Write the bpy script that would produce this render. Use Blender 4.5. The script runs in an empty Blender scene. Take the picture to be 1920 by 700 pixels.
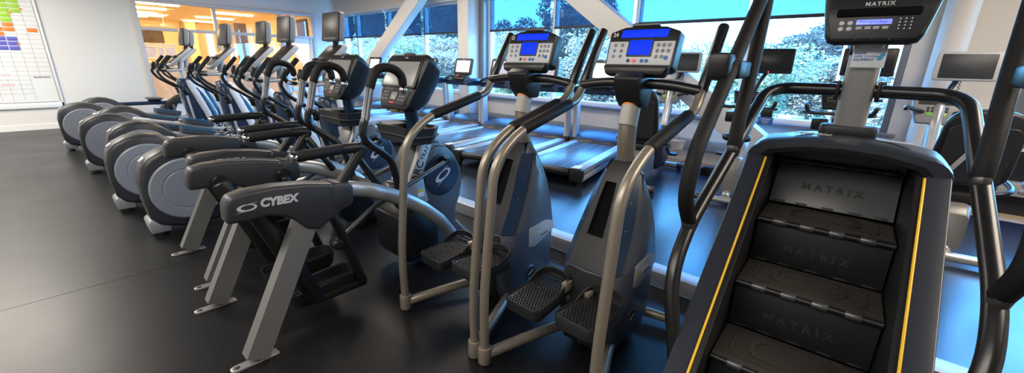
import bpy, bmesh, math, random
from mathutils import Vector, Matrix, Quaternion
random.seed(7)
PI = math.pi
scn = bpy.context.scene
COL = scn.collection
rad = math.radians

# ---------------------------------------------------------------- materials
def mat(name, color, rough=.5, metal=0., noise=.06, bump=0., scale=30., spec=.5, coat=0., emit=None, estr=1.):
    m = bpy.data.materials.new(name); m.use_nodes = True
    nt = m.node_tree; b = nt.nodes['Principled BSDF']
    b.inputs['Base Color'].default_value = (*color, 1)
    b.inputs['Roughness'].default_value = rough
    b.inputs['Metallic'].default_value = metal
    b.inputs['Specular IOR Level'].default_value = spec
    if coat: b.inputs['Coat Weight'].default_value = coat
    if emit:
        b.inputs['Emission Color'].default_value = (*emit, 1); b.inputs['Emission Strength'].default_value = estr
    tc = nt.nodes.new('ShaderNodeTexCoord'); n = nt.nodes.new('ShaderNodeTexNoise')
    n.inputs['Scale'].default_value = scale; n.inputs['Detail'].default_value = 4
    nt.links.new(tc.outputs['Object'], n.inputs['Vector'])
    if noise:
        mr = nt.nodes.new('ShaderNodeMapRange')
        mr.inputs['To Min'].default_value = max(.02, rough - noise); mr.inputs['To Max'].default_value = min(1, rough + noise)
        nt.links.new(n.outputs['Fac'], mr.inputs['Value']); nt.links.new(mr.outputs['Result'], b.inputs['Roughness'])
    if bump:
        bp = nt.nodes.new('ShaderNodeBump'); bp.inputs['Strength'].default_value = bump; bp.inputs['Distance'].default_value = .002
        nt.links.new(n.outputs['Fac'], bp.inputs['Height']); nt.links.new(bp.outputs['Normal'], b.inputs['Normal'])
    return m

def floor_mat(name, c0, c1, rough, scale=260., seam=0., spec=.5):
    m = mat(name, c0, rough, noise=0, spec=spec); nt = m.node_tree; b = nt.nodes['Principled BSDF']
    tc = nt.nodes.new('ShaderNodeTexCoord')
    n = nt.nodes.new('ShaderNodeTexNoise'); n.inputs['Scale'].default_value = scale; n.inputs['Detail'].default_value = 2
    n2 = nt.nodes.new('ShaderNodeTexNoise'); n2.inputs['Scale'].default_value = 1.6; n2.inputs['Detail'].default_value = 6
    for q in (n, n2): nt.links.new(tc.outputs['Object'], q.inputs['Vector'])
    r = nt.nodes.new('ShaderNodeValToRGB'); r.color_ramp.elements[0].position = .62; r.color_ramp.elements[1].position = .74
    r.color_ramp.elements[0].color = (*c0, 1); r.color_ramp.elements[1].color = (*c1, 1)
    nt.links.new(n.outputs['Fac'], r.inputs['Fac']); nt.links.new(r.outputs['Color'], b.inputs['Base Color'])
    mr = nt.nodes.new('ShaderNodeMapRange'); mr.inputs['To Min'].default_value = rough - .09; mr.inputs['To Max'].default_value = rough + .09
    nt.links.new(n2.outputs['Fac'], mr.inputs['Value']); nt.links.new(mr.outputs['Result'], b.inputs['Roughness'])
    bp = nt.nodes.new('ShaderNodeBump'); bp.inputs['Strength'].default_value = .25; bp.inputs['Distance'].default_value = .001
    nt.links.new(n.outputs['Fac'], bp.inputs['Height']); nt.links.new(bp.outputs['Normal'], b.inputs['Normal'])
    return m

def pane_mat(name, tint, gloss=.08, frost=0.):
    m = bpy.data.materials.new(name); m.use_nodes = True; nt = m.node_tree
    for q in list(nt.nodes):
        if q.type != 'OUTPUT_MATERIAL': nt.nodes.remove(q)
    out = [q for q in nt.nodes][0]
    t = nt.nodes.new('ShaderNodeBsdfTransparent'); t.inputs['Color'].default_value = (*tint, 1)
    g = nt.nodes.new('ShaderNodeBsdfGlossy'); g.inputs['Roughness'].default_value = .02
    mx = nt.nodes.new('ShaderNodeMixShader'); mx.inputs['Fac'].default_value = gloss
    nt.links.new(t.outputs[0], mx.inputs[1]); nt.links.new(g.outputs[0], mx.inputs[2]); last = mx
    if frost:
        d = nt.nodes.new('ShaderNodeBsdfDiffuse'); d.inputs['Color'].default_value = (.85, .85, .88, 1)
        tl = nt.nodes.new('ShaderNodeBsdfTranslucent'); tl.inputs['Color'].default_value = (.85, .85, .9, 1)
        m2 = nt.nodes.new('ShaderNodeMixShader'); m2.inputs['Fac'].default_value = .5
        nt.links.new(d.outputs[0], m2.inputs[1]); nt.links.new(tl.outputs[0], m2.inputs[2])
        m3 = nt.nodes.new('ShaderNodeMixShader'); m3.inputs['Fac'].default_value = frost
        nt.links.new(mx.outputs[0], m3.inputs[1]); nt.links.new(m2.outputs[0], m3.inputs[2]); last = m3
    nt.links.new(last.outputs[0], out.inputs['Surface'])
    return m

def blind_mat(name, open_, c):
    m = bpy.data.materials.new(name); m.use_nodes = True; nt = m.node_tree
    for q in list(nt.nodes):
        if q.type != 'OUTPUT_MATERIAL': nt.nodes.remove(q)
    out = [q for q in nt.nodes][0]
    t = nt.nodes.new('ShaderNodeBsdfTransparent'); t.inputs['Color'].default_value = (.75, .88, 1, 1)
    d = nt.nodes.new('ShaderNodeBsdfDiffuse'); d.inputs['Color'].default_value = (*c, 1)
    tl = nt.nodes.new('ShaderNodeBsdfTranslucent'); tl.inputs['Color'].default_value = (*c, 1)
    tc = nt.nodes.new('ShaderNodeTexCoord'); w = nt.nodes.new('ShaderNodeTexNoise'); mp = nt.nodes.new('ShaderNodeMapping')
    mp.inputs['Scale'].default_value = (30, 1, .25); nt.links.new(tc.outputs['Object'], mp.inputs['Vector']); nt.links.new(mp.outputs[0], w.inputs['Vector'])
    mr = nt.nodes.new('ShaderNodeMapRange'); mr.inputs['To Min'].default_value = open_ - .05; mr.inputs['To Max'].default_value = open_ + .05
    nt.links.new(w.outputs['Fac'], mr.inputs['Value'])
    m2 = nt.nodes.new('ShaderNodeMixShader'); m2.inputs['Fac'].default_value = .5
    nt.links.new(d.outputs[0], m2.inputs[1]); nt.links.new(tl.outputs[0], m2.inputs[2])
    mx = nt.nodes.new('ShaderNodeMixShader'); nt.links.new(mr.outputs[0], mx.inputs['Fac'])
    nt.links.new(m2.outputs[0], mx.inputs[1]); nt.links.new(t.outputs[0], mx.inputs[2])
    nt.links.new(mx.outputs[0], out.inputs['Surface'])
    return m

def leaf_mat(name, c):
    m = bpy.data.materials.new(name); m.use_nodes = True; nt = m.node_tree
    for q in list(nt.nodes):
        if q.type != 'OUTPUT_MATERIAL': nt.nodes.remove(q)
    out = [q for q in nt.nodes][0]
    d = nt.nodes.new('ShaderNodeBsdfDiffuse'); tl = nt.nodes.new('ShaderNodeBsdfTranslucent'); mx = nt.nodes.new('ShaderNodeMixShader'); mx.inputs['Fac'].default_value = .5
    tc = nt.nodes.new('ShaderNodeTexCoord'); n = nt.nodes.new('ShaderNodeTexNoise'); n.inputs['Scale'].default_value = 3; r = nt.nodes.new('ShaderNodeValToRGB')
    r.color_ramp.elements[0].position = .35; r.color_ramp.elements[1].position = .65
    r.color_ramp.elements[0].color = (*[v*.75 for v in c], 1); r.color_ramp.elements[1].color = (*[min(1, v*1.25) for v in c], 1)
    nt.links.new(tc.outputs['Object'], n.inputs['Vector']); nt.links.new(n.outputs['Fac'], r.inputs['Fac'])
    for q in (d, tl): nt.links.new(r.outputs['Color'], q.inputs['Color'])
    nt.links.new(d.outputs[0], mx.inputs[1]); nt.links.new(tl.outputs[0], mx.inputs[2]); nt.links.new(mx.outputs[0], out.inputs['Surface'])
    return m

M = dict(
    floor=floor_mat('black speckled rubber', (.0055, .0055, .006), (.075, .075, .075), .36, 230, spec=.32),
    deck=floor_mat('dark blue grey rubber', (.012, .017, .026), (.03, .036, .046), .25, 240),
    edge=mat('galvanised edge trim', (.42, .43, .44), .42, .55),
    wall=mat('off white wall paint', (.72, .71, .68), .6, bump=.05, scale=180),
    wallw=mat('warm white wall paint', (.66, .62, .56), .6, bump=.05, scale=180),
    white=mat('white paint', (.8, .8, .79), .45),
    trimgrey=mat('grey window frame', (.2, .21, .23), .4, .3),
    heater=mat('grey heater cover', (.26, .28, .29), .5),
    wood=mat('beige floor strip', (.42, .33, .24), .5),
    steel=mat('white steel paint', (.7, .69, .67), .42),
    orange=mat('pale ochre wall', (.86, .72, .48), .7),
    dkbrown=mat('dark brown screen', (.10, .07, .05), .7),
    black=mat('black plastic', (.009, .009, .010), .36, spec=.4),
    blackm=mat('black satin paint', (.010, .010, .011), .3, spec=.6),
    foam=mat('black foam grip', (.009, .009, .010), .62, spec=.28, bump=.4, scale=300),
    char=mat('charcoal plastic', (.0125, .013, .0145), .40, spec=.35, bump=.12, scale=400),
    char2=mat('mid charcoal plastic', (.028, .029, .033), .40, spec=.4, bump=.1, scale=400),
    navy=mat('navy gloss plastic', (.012, .03, .07), .25),
    slate=mat('slate blue plastic', (.07, .083, .108), .34), panel=mat('blue black shell plastic', (.026, .031, .042), .3), blueshine=mat('blue window sheen plastic', (.015, .13, .26), .35), shell=mat('grey shell plastic', (.075, .076, .08), .36),
    grey=mat('grey plastic', (.24, .25, .27), .45),
    disc=mat('blue grey disc plastic', (.22, .24, .285), .34), wrap=mat('clear taped label', (.42, .40, .37), .3),
    zinc=mat('zinc plated steel', (.34, .34, .34), .36, .7),
    tvglass=mat('blue black screen glass', (.012, .014, .018), .25, spec=.3), tvslate=mat('slate screen glass', (.035, .04, .05), .3, spec=.25),
    lgrey=mat('light grey plastic', (.42, .43, .45), .4),
    pale=mat('pale silver plastic', (.55, .57, .60), .38),
    silver=mat('silver paint', (.46, .47, .48), .36, .6),
    gunmetal=mat('pewter paint', (.20, .20, .195), .40, .4),
    postgrey=mat('grey post paint', (.36, .36, .345), .30, .35), void=mat('recess shade and led black', (.003, .003, .0032), .8, spec=.1),
    taupe=mat('taupe metallic paint', (.27, .235, .19), .34, .45),
    chrome=mat('chrome', (.75, .75, .76), .12, 1.),
    dsteel=mat('brushed dark steel', (.11, .11, .115), .38, .7),
    yellow=mat('yellow pinstripe', (.85, .52, .02), .5),
    lime=mat('lime sticker', (.55, .62, .05), .5),
    ylabel=mat('yellow warning label', (.75, .60, .06), .5),
    orangel=mat('orange label', (.75, .22, .03), .5),
    paper=mat('paper label', (.75, .75, .74), .6),
    screen=mat('dark screen glass', (.05, .042, .036), .32, spec=.22),
    tscreen=mat('grey touchscreen glass', (.30, .295, .285), .25, spec=.6),
    blue=mat('blue lit display', (.0, .01, .1), .5, spec=.12, emit=(.0, .03, .8), estr=.55),
    lilac=mat('lilac lit display', (.05, .05, .2), .2, emit=(.16, .2, 1.), estr=.9),
    tvlit=mat('lit pale display', (.3, .3, .3), .2, emit=(.75, .73, .72), estr=.75),
    tvlit2=mat('lit programme display', (.2, .2, .25), .2, emit=(.36, .33, .42), estr=.6),
    ink=mat('dark ink', (.02, .02, .025), .5),
    logo=mat('silver lettering', (.62, .63, .64), .35, .3),
    emb=mat('embossed black plastic', (.02, .02, .021), .5),
    bluink=mat('blue ink', (.02, .12, .42), .5),
    cyan=mat('cyan ink', (.03, .35, .62), .5),
    red=mat('red button', (.6, .03, .03), .4, emit=(1, .05, .05), estr=.15),
    ledred=mat('red led', (.6, .03, .03), .4, emit=(1, .05, .05), estr=2.),
    ledgrn=mat('green led display', (.1, .3, .05), .4, emit=(.35, .6, .1), estr=.12),
    board=mat('white board', (.74, .75, .74), .3),
    bgreen=mat('green card', (.33, .60, .03), .5), borange=mat('orange card', (.82, .23, .03), .5),
    bblue=mat('violet blue card', (.10, .11, .50), .5), bpink=mat('pink ink', (.6, .08, .2), .5),
    line=mat('grid ink', (.16, .16, .17), .5),
    belt=mat('treadmill belt rubber', (.028, .032, .038), .3, bump=.2, scale=500),
    tread=mat('worn step rubber', (.036, .031, .026), .6, bump=.5, scale=90),
    rust=mat('worn rusty metal', (.24, .11, .04), .7),
    plate=mat('black diamond plate', (.02, .022, .026), .3, .3),
    acrylic=mat('frosted acrylic', (.72, .76, .80), .25),
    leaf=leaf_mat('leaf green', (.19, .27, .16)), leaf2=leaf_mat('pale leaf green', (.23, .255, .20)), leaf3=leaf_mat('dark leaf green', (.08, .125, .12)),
    bark=mat('bark', (.12, .09, .07), .8, bump=.5),
    ground=mat('asphalt', (.30, .31, .32), .8), grass=mat('grass', (.16, .24, .08), .8),
    carw=mat('white car paint', (.7, .72, .75), .25), card=mat('dark car glass', (.05, .06, .08), .15),
    lamp=mat('warm tube lamp', (.9, .8, .6), .5, emit=(1, .72, .36), estr=42.),
    hall=mat('hall lamp diffuser', (.9, .9, .9), .5, emit=(1, .93, .82), estr=6.),
    glass=pane_mat('clear glass', (.97, .985, 1), .06), iglass=pane_mat('interior glass', (.98, .96, .93), .07),
    film=pane_mat('frosted film', (.95, .92, .95), .05, .55),
    blindA=blind_mat('grey mesh blind', .37, (.05, .06, .08)),
)
# diamond plate pattern
_nt = M['plate'].node_tree
_tc = _nt.nodes.new('ShaderNodeTexCoord'); _mp = _nt.nodes.new('ShaderNodeMapping'); _mp.inputs['Rotation'].default_value = (0, rad(45), 0)
_br = _nt.nodes.new('ShaderNodeTexBrick'); _br.inputs['Scale'].default_value = 14; _br.inputs['Mortar Size'].default_value = .035
_br.inputs['Color1'].default_value = (.2, .2, .2, 1); _br.inputs['Color2'].default_value = (.35, .35, .35, 1); _br.inputs['Mortar'].default_value = (1, 1, 1, 1)
_sx = _nt.nodes.new('ShaderNodeSeparateXYZ'); _cx = _nt.nodes.new('ShaderNodeCombineXYZ')
_nt.links.new(_tc.outputs['Object'], _mp.inputs['Vector']); _nt.links.new(_mp.outputs[0], _sx.inputs[0])
_nt.links.new(_sx.outputs['X'], _cx.inputs['X']); _nt.links.new(_sx.outputs['Z'], _cx.inputs['Y']); _nt.links.new(_cx.outputs[0], _br.inputs['Vector'])
_bp = _nt.nodes.new('ShaderNodeBump'); _bp.inputs['Strength'].default_value = .9; _bp.inputs['Distance'].default_value = .01
_nt.links.new(_br.outputs['Color'], _bp.inputs['Height']); _nt.links.new(_bp.outputs['Normal'], _nt.nodes['Principled BSDF'].inputs['Normal'])

# ---------------------------------------------------------------- mesh helpers
V = Vector
def fillet(pts, r=.05, n=6):
    pts = [V(p) for p in pts]
    if len(pts) < 3: return pts
    out = [pts[0]]
    for i in range(1, len(pts) - 1):
        a, b, c = pts[i-1], pts[i], pts[i+1]
        d1 = a - b; d2 = c - b
        k = min(r, d1.length * .48, d2.length * .48)
        p, q = b + d1.normalized() * k, b + d2.normalized() * k
        for j in range(n + 1):
            t = j / n; out.append(p * (1-t)**2 + b * 2*t*(1-t) + q * t*t)
    out.append(pts[-1])
    return out

class MB:
    """collects shapes, then links them as one mesh object"""
    def __init__(s): s.bm = bmesh.new()
    def _merge(s, b2, mtx=None):
        if mtx is not None: b2.transform(mtx)
        me = bpy.data.meshes.new('tmp'); b2.to_mesh(me); b2.free(); s.bm.from_mesh(me); bpy.data.meshes.remove(me)
    def _bev(s, b, bevel, seg=2, ang=30):
        if bevel <= 0: return
        es = [e for e in b.edges if len(e.link_faces) == 2 and e.calc_face_angle(0) > rad(ang)]
        bmesh.ops.bevel(b, geom=es, offset=bevel, segments=seg, affect='EDGES', profile=.5, clamp_overlap=True)
    def box(s, c, d, bevel=.0, rot=None, seg=2):
        b = bmesh.new(); bmesh.ops.create_cube(b, size=1); b.transform(Matrix.Diagonal((*d, 1)))
        s._bev(b, bevel, seg)
        mt = Matrix.Translation(c)
        if rot is not None: mt = mt @ rot.to_4x4()
        s._merge(b, mt); return s
    def prism(s, prof, x0, x1, bevel=0., axis='x', seg=2, mtx=None):
        """outline prof of (y,z) pairs pushed from x0 to x1"""
        b = bmesh.new()
        mk = {'x': lambda x, p: (x, p[0], p[1]), 'y': lambda x, p: (p[0], x, p[1]), 'z': lambda x, p: (p[0], p[1], x)}[axis]
        A = [b.verts.new(mk(x0, p)) for p in prof]; B = [b.verts.new(mk(x1, p)) for p in prof]
        n = len(prof)
        b.faces.new(A); b.faces.new(B[::-1])
        for i in range(n): b.faces.new((A[i], B[i], B[(i+1) % n], A[(i+1) % n]))
        bmesh.ops.recalc_face_normals(b, faces=b.faces)
        if bevel:
            es = [e for e in b.edges if len(e.link_faces) == 2 and e.calc_face_angle(0) > rad(40)]
            bmesh.ops.bevel(b, geom=es, offset=bevel, segments=seg, affect='EDGES', profile=.5, clamp_overlap=True)
        s._merge(b, mtx); return s
    def loft(s, rings, cap=True, closed=True):
        b = bmesh.new(); R = [[b.verts.new(p) for p in r] for r in rings]; n = len(rings[0])
        for i in range(len(R) - 1):
            for j in range(n if closed else n - 1):
                b.faces.new((R[i][j], R[i][(j+1) % n], R[i+1][(j+1) % n], R[i+1][j]))
        if cap: b.faces.new(R[0][::-1]); b.faces.new(R[-1])
        bmesh.ops.recalc_face_normals(b, faces=b.faces)
        s._merge(b); return s
    def tube(s, pts, r=.02, fil=.06, n=12, rx=None, up=None, rounded=True, taper=None):
        """swept tube; rx: second half-width for flat sections (4-sided if n==4)"""
        P = fillet(pts, fil) if fil else [V(p) for p in pts]
        T = []
        for i in range(len(P)):
            a = P[max(i-1, 0)]; c = P[min(i+1, len(P)-1)]; T.append((c - a).normalized())
        u = V(up) if up else V((1, 0, 0)) if abs(T[0].x) < .9 else V((0, 0, 1))
        u = (u - T[0] * u.dot(T[0])).normalized(); rings = []
        ry = r if rx is None else rx
        def ring(p, t, u, k):
            w = t.cross(u)
            if n == 4:
                return [p + u * r*k * a + w * ry*k * b2 for a, b2 in ((1, 1), (-1, 1), (-1, -1), (1, -1))]
            return [p + u * r*k * math.cos(2*PI*j/n) + w * ry*k * math.sin(2*PI*j/n) for j in range(n)]
        for i, p in enumerate(P):
            if i:
                q = T[i-1].rotation_difference(T[i]); u = (q @ u); u = (u - T[i] * u.dot(T[i])).normalized()
            k = 1 if taper is None else taper[0] + (taper[1] - taper[0]) * i / (len(P) - 1)
            if i == 0 and rounded and n > 4:
                rings.append(ring(p - T[0]*r*.0, T[0], u, .55*k)); rings.append(ring(p + T[0]*r*.18, T[0], u, .86*k)); rings.append(ring(p + T[0]*r*.5, T[0], u, k)); continue
            if i == len(P)-1 and rounded and n > 4:
                rings.append(ring(p - T[i]*r*.5, T[i], u, k)); rings.append(ring(p - T[i]*r*.18, T[i], u, .86*k)); rings.append(ring(p, T[i], u, .55*k)); continue
            rings.append(ring(p, T[i], u, k))
        s.loft(rings); return s
    def cyl(s, a, b, r, n=20, bevel=0.):
        a, b = V(a), V(b); d = b - a
        bm = bmesh.new(); bmesh.ops.create_cone(bm, cap_ends=True, segments=n, radius1=r, radius2=r, depth=d.length)
        if bevel:
            es = [e for e in bm.edges if e.calc_face_angle(0) > rad(60)]
            bmesh.ops.bevel(bm, geom=es, offset=bevel, segments=2, affect='EDGES', profile=.5)
        s._merge(bm, Matrix.Translation((a + b) / 2) @ V((0, 0, 1)).rotation_difference(d.normalized()).to_matrix().to_4x4()); return s
    def lathe(s, prof, o, axis, n=32):
        """(radius, height) pairs turned about an axis through o"""
        q = V((0, 0, 1)).rotation_difference(V(axis).normalized()).to_matrix(); o = V(o)
        rings = [[o + q @ V((max(r, .0005) * math.cos(2*PI*j/n), max(r, .0005) * math.sin(2*PI*j/n), h)) for j in range(n)] for r, h in prof]
        s.loft(rings); return s
    def ball(s, c, r, sc=(1, 1, 1), sub=2):
        b = bmesh.new(); bmesh.ops.create_uvsphere(b, u_segments=16, v_segments=10, radius=r)
        s._merge(b, Matrix.Translation(c) @ Matrix.Diagonal((*sc, 1))); return s
    def quad(s, *p):
        s.bm.faces.new([s.bm.verts.new(q) for q in p]); return s
    def xf(s, m): s.bm.transform(m); return s
    def build(s, name, material, parent=None, smooth=40):
        me = bpy.data.meshes.new(name); s.bm.to_mesh(me); s.bm.free()
        me.materials.append(M[material] if isinstance(material, str) else material)
        if smooth:
            me.polygons.foreach_set('use_smooth', [True] * len(me.polygons)); me.set_sharp_from_angle(angle=rad(smooth))
        o = bpy.data.objects.new(name, me); COL.objects.link(o)
        if parent is not None: o.parent = parent
        return o

def rr(cx, cy, hx, hy, r, n=5):
    out = []
    for sx, sy, a0 in ((1, 1, 0), (-1, 1, 90), (-1, -1, 180), (1, -1, 270)):
        for j in range(n):
            a = rad(a0 + 90 * j / (n - 1)); out.append((cx + sx*(hx - r) + r*math.cos(a), cy + sy*(hy - r) + r*math.sin(a)))
    return out
def frame(o, x, y):
    x = V(x).normalized(); z = x.cross(V(y)).normalized(); y = z.cross(x)
    m = Matrix((x, y, z)).transposed().to_4x4(); m.translation = V(o); return m
def text(name, body, size, mtx, material, parent=None, ext=.0012, align='CENTER', shear=0., space=1., bold=0.):
    cu = bpy.data.curves.new(name, 'FONT'); cu.body = body; cu.size = size; cu.extrude = ext; cu.align_x = align; cu.align_y = 'CENTER'
    cu.shear = shear; cu.space_character = space; cu.offset = bold; cu.resolution_u = 3
    t = bpy.data.objects.new(name, cu); COL.objects.link(t); bpy.context.view_layer.update()
    me = bpy.data.meshes.new_from_object(t.evaluated_get(bpy.context.evaluated_depsgraph_get()))
    bpy.data.objects.remove(t); bpy.data.curves.remove(cu)
    me.materials.clear(); me.materials.append(M[material]); me.name = name; me.transform(mtx)
    o = bpy.data.objects.new(name, me); COL.objects.link(o)
    if parent is not None: o.parent = parent
    return o
def thing(name, label, cat, loc=(0, 0, 0), rz=0., group=None):
    o = bpy.data.objects.new(name, None); COL.objects.link(o); o.empty_display_size = .1
    o.location = loc; o.rotation_euler = (0, 0, rad(rz)); o['label'] = label; o['category'] = cat
    if group: o['group'] = group
    return o
def tag(o, label, cat, group=None):
    o['label'] = label; o['category'] = cat
    if group: o['group'] = group
    return o
def struct(o): o['kind'] = 'structure'; return o
def dup(o, parent=None):
    c = o.copy(); COL.objects.link(c)
    if parent is not None: c.parent = parent
    for ch in list(o.children): dup(ch, c)
    return c
def place(root, loc, rz, label, first):
    r = root if first else dup(root)
    r.location = loc; r.rotation_euler = (0, 0, rad(rz)); r['label'] = label
    return r
def swoosh(scale, mtx, material, parent, name='emblem'):
    """oval ring with two tapering tails"""
    mb = MB(); n = 40; o, i = [], []
    for k in range(n):
        a = 2*PI*k/n
        o.append((math.cos(a), .42*math.sin(a), 0)); i.append((.07 + .66*math.cos(a), .03 + .26*math.sin(a), 0))
    for k in range(n):
        mb.quad(V(o[k])*scale, V(o[(k+1) % n])*scale, V(i[(k+1) % n])*scale, V(i[k])*scale)
    for sg in (1, -1):
        for k in range(8):
            t0, t1 = k/8, (k+1)/8
            f = lambda t, w: V((sg*(-.15 + 1.45*t), sg*(.36 + .16*t*t + w*(1-t)*.06), 0)) * scale
            mb.quad(f(t0, -1), f(t1, -1), f(t1, 1), f(t0, 1))
    bmesh.ops.recalc_face_normals(mb.bm, faces=mb.bm.faces)
    return mb.xf(mtx).build(name, material, parent)

# ================================================================ camera
CAM = V((0, 0, 1.4)); FPX = 765.65
R_ = V((.7432, .6687, .0197)); F_ = V((-.6359, .7149, -.2908))
def _cam():
    pit, yaw, rol = rad(16.9047), rad(41.65), rad(-1.1796)
    cy, sy, cp, sp = math.cos(yaw), math.sin(yaw), math.cos(pit), math.sin(pit)
    f = V((-sy*cp, cy*cp, -sp)); r = V((cy, sy, 0)); d = f.cross(r); c, s = math.cos(rol), math.sin(rol)
    return r*c + d*s, d*c - r*s, f
RV, DV, FV = _cam()
cd = bpy.data.cameras.new('camera'); cam = bpy.data.objects.new('camera', cd); COL.objects.link(cam)
cd.sensor_width = 36; cd.lens = FPX / 1920 * 36; cd.clip_start = .05; cd.clip_end = 400
mm = Matrix((RV, -DV, -FV)).transposed().to_4x4(); mm.translation = CAM; cam.matrix_world = mm
scn.camera = cam

# ================================================================ the room
XW, YW, EY, PZ = -11.85, 5.95, 2.43, .10           # left wall, window wall, platform edge, platform height
ZC = 3.3
def rect(name, m, c, d, bevel=0., parent=None):
    o = MB().box(c, d, bevel).build(name, m, parent)
    return struct(o) if parent is None else o
def slab(name, m, x0, x1, y0, y1, z0, z1, bevel=0., parent=None):
    return rect(name, m, ((x0+x1)/2, (y0+y1)/2, (z0+z1)/2), (x1-x0, y1-y0, z1-z0), bevel, parent)
slab('floor', 'floor', XW, 6, -4.5, EY, -.1, 0)
slab('floor_platform', 'deck', XW, 6, EY + .02, 5.62, -.1, PZ)
slab('trim_1', 'wood', XW, 6, 5.62, YW, -.1, PZ)
slab('trim_2', 'edge', XW, 6, EY, EY + .13, 0, PZ + .004, .003)
sm = MB()
sm.box((-3.465, -1.0, .0006), (.006, 6.8, .0012))
struct(sm.build('trim_3', 'black'))
slab('ceiling', 'trimgrey', XW - .1, 6.1, -4.6, 6.15, ZC, ZC + .1)
slab('wall_back', 'wall', XW - .1, 6.1, -4.6, -4.5, -.1, ZC)
slab('wall_right', 'wall', 6, 6.1, -4.6, 6.15, -.1, ZC)

# left wall with the opening to the next room
IY0, IY1, IZ0, IZ1 = 1.54, 5.13, .43, 2.5
wl = MB()
for y0, y1, z0, z1 in ((-4.5, IY0, 0, ZC), (IY1, YW + .2, 0, ZC), (IY0, IY1, 0, IZ0), (IY0, IY1, IZ1, ZC)):
    wl.box((XW - .06, (y0+y1)/2, (z0+z1)/2), (.12, y1-y0, z1-z0))
struct(wl.build('wall_left', 'wall'))
slab('baseboard_left', 'white', XW, XW + .015, -4.5, 5.95, 0, .1)
w = MB(); TZ = 1.93
for z0, z1, y0, y1 in ((IZ1 - .045, IZ1 + .02, IY0 - .03, IY1 + .03), (IZ0 - .02, IZ0 + .04, IY0 - .03, IY1 + .03)):
    w.box((XW, (y0+y1)/2, (z0+z1)/2), (.15, y1-y0, z1-z0), .004)
w.box((XW, (IY0+IY1)/2, TZ), (.12, IY1-IY0, .06), .004)
for y, hw in ((IY0, .035), (2.92, .03), (4.3, .03), (IY1, .04)):
    w.box((XW, y, (IZ0+IZ1)/2), (.14, 2*hw, IZ1-IZ0), .004)
win1 = struct(w.build('window_1', 'pale'))
MB().box((XW - .02, (IY0+IY1)/2, (IZ0+IZ1)/2), (.01, IY1-IY0, IZ1-IZ0)).build('window_pane', 'iglass', win1)
MB().box((XW - .032, (IY0+4.3)/2, (IZ0+1.24)/2), (.004, 4.3-IY0, 1.24-IZ0)).build('frosted_film', 'film', win1)
d = MB()
for y in (4.36, 5.06): d.box((XW - .01, y, 1.17), (.06, .13, 1.48), .004)
for z in (1.84, .6): d.box((XW - .01, 4.71, z), (.06, .62, .14), .004)
dr = struct(d.build('door_1', 'white')); MB().box((XW + .05, 4.47, 1.05), (.03, .03, .3), .01).build('door_handle', 'chrome', dr)

# the warm lit room beyond
XB, ZO, YO = -22.0, 2.7, 6.0
slab('wall_far', 'orange', XB - .1, XB, -4, YO, 0, ZO)
slab('wall_side', 'orange', XB, XW - .12, YO, YO + .12, 0, ZO)
slab('wall_end', 'orange', XB, XW - .12, -4.1, -4, 0, ZO)
slab('floor_beyond', 'wood', XB, XW - .12, -4, YO, -.1, 0)
slab('ceiling_beyond', 'orange', XB, XW - .12, -4, YO + .1, ZO, ZO + .1)
slab('column_beyond', 'orange', XB + .1, XB + .7, 4.2, 4.55, 0, ZO)
o = MB().box((XB + .05, 3.23, 2.16), (.05, .68, .56), .006).build('roller_blind', 'dkbrown'); tag(o, 'dark brown roller blind on the far wall of the orange room beyond the glass', 'blind')
o = MB().box((-17.0, 4.89, 1.25), (.05, .36, 2.5), .006).build('room_divider', 'dkbrown'); tag(o, 'tall dark brown panel standing in the orange room beyond the glass', 'panel')
o = MB().box((-14.6, YO - .02, 2.3), (.8, .03, .6), .006).build('wall_hanging', 'dkbrown'); tag(o, 'brown square hanging on the side wall of the orange room above the door', 'wall hanging')
o = MB()
for y in (2.88, 3.27, 3.50, 3.88): o.box((XB + .04, y, 1.55), (.06, .05, .60), .005)
for z in (1.28, 1.72, 1.83): o.box((XB + .04, 3.38, z), (.06, 1.04, .05), .005)
wf = struct(o.build('window_2', 'white')); MB().box((XB + .02, 3.38, 1.55), (.01, .98, .55)).build('window_pane', 'tvlit2', wf)
for x, y0, y1 in ((-14.65, 2.0, 2.85), (-16.2, 1.2, 2.82), (-18.0, 1.2, 2.85), (-19.7, 1.3, 2.87), (-20.3, 3.99, 4.95), (-18.1, 3.95, 5.0), (-15.85, 3.95, 4.96)):
    q = MB().box((x, (y0+y1)/2, ZO - .02), (.16, y1-y0, .04), .01).build('ceiling_light', 'lamp')
    tag(q, 'glowing strip light on the ceiling of the orange room beyond the glass', 'ceiling light', 'strip lights in the orange room')
cf = thing('ceiling_fan', 'white ceiling fan hanging in the orange room beyond the glass', 'ceiling fan', (-17.4, 2.9, 2.3))
MB().cyl((0, 0, .02), (0, 0, .41), .012).build('rod', 'white', cf); MB().lathe([(.02, -.06), (.09, -.04), (.09, .03), (.03, .06)], (0, 0, 0), (0, 0, 1)).build('motor_housing', 'white', cf)
for k in range(3):
    a = rad(120*k + 20); MB().box((.26*math.cos(a), .26*math.sin(a), -.01), (.40, .08, .012), .004, Matrix.Rotation(a, 3, 'Z')).build('blade', 'white', cf)

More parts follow.
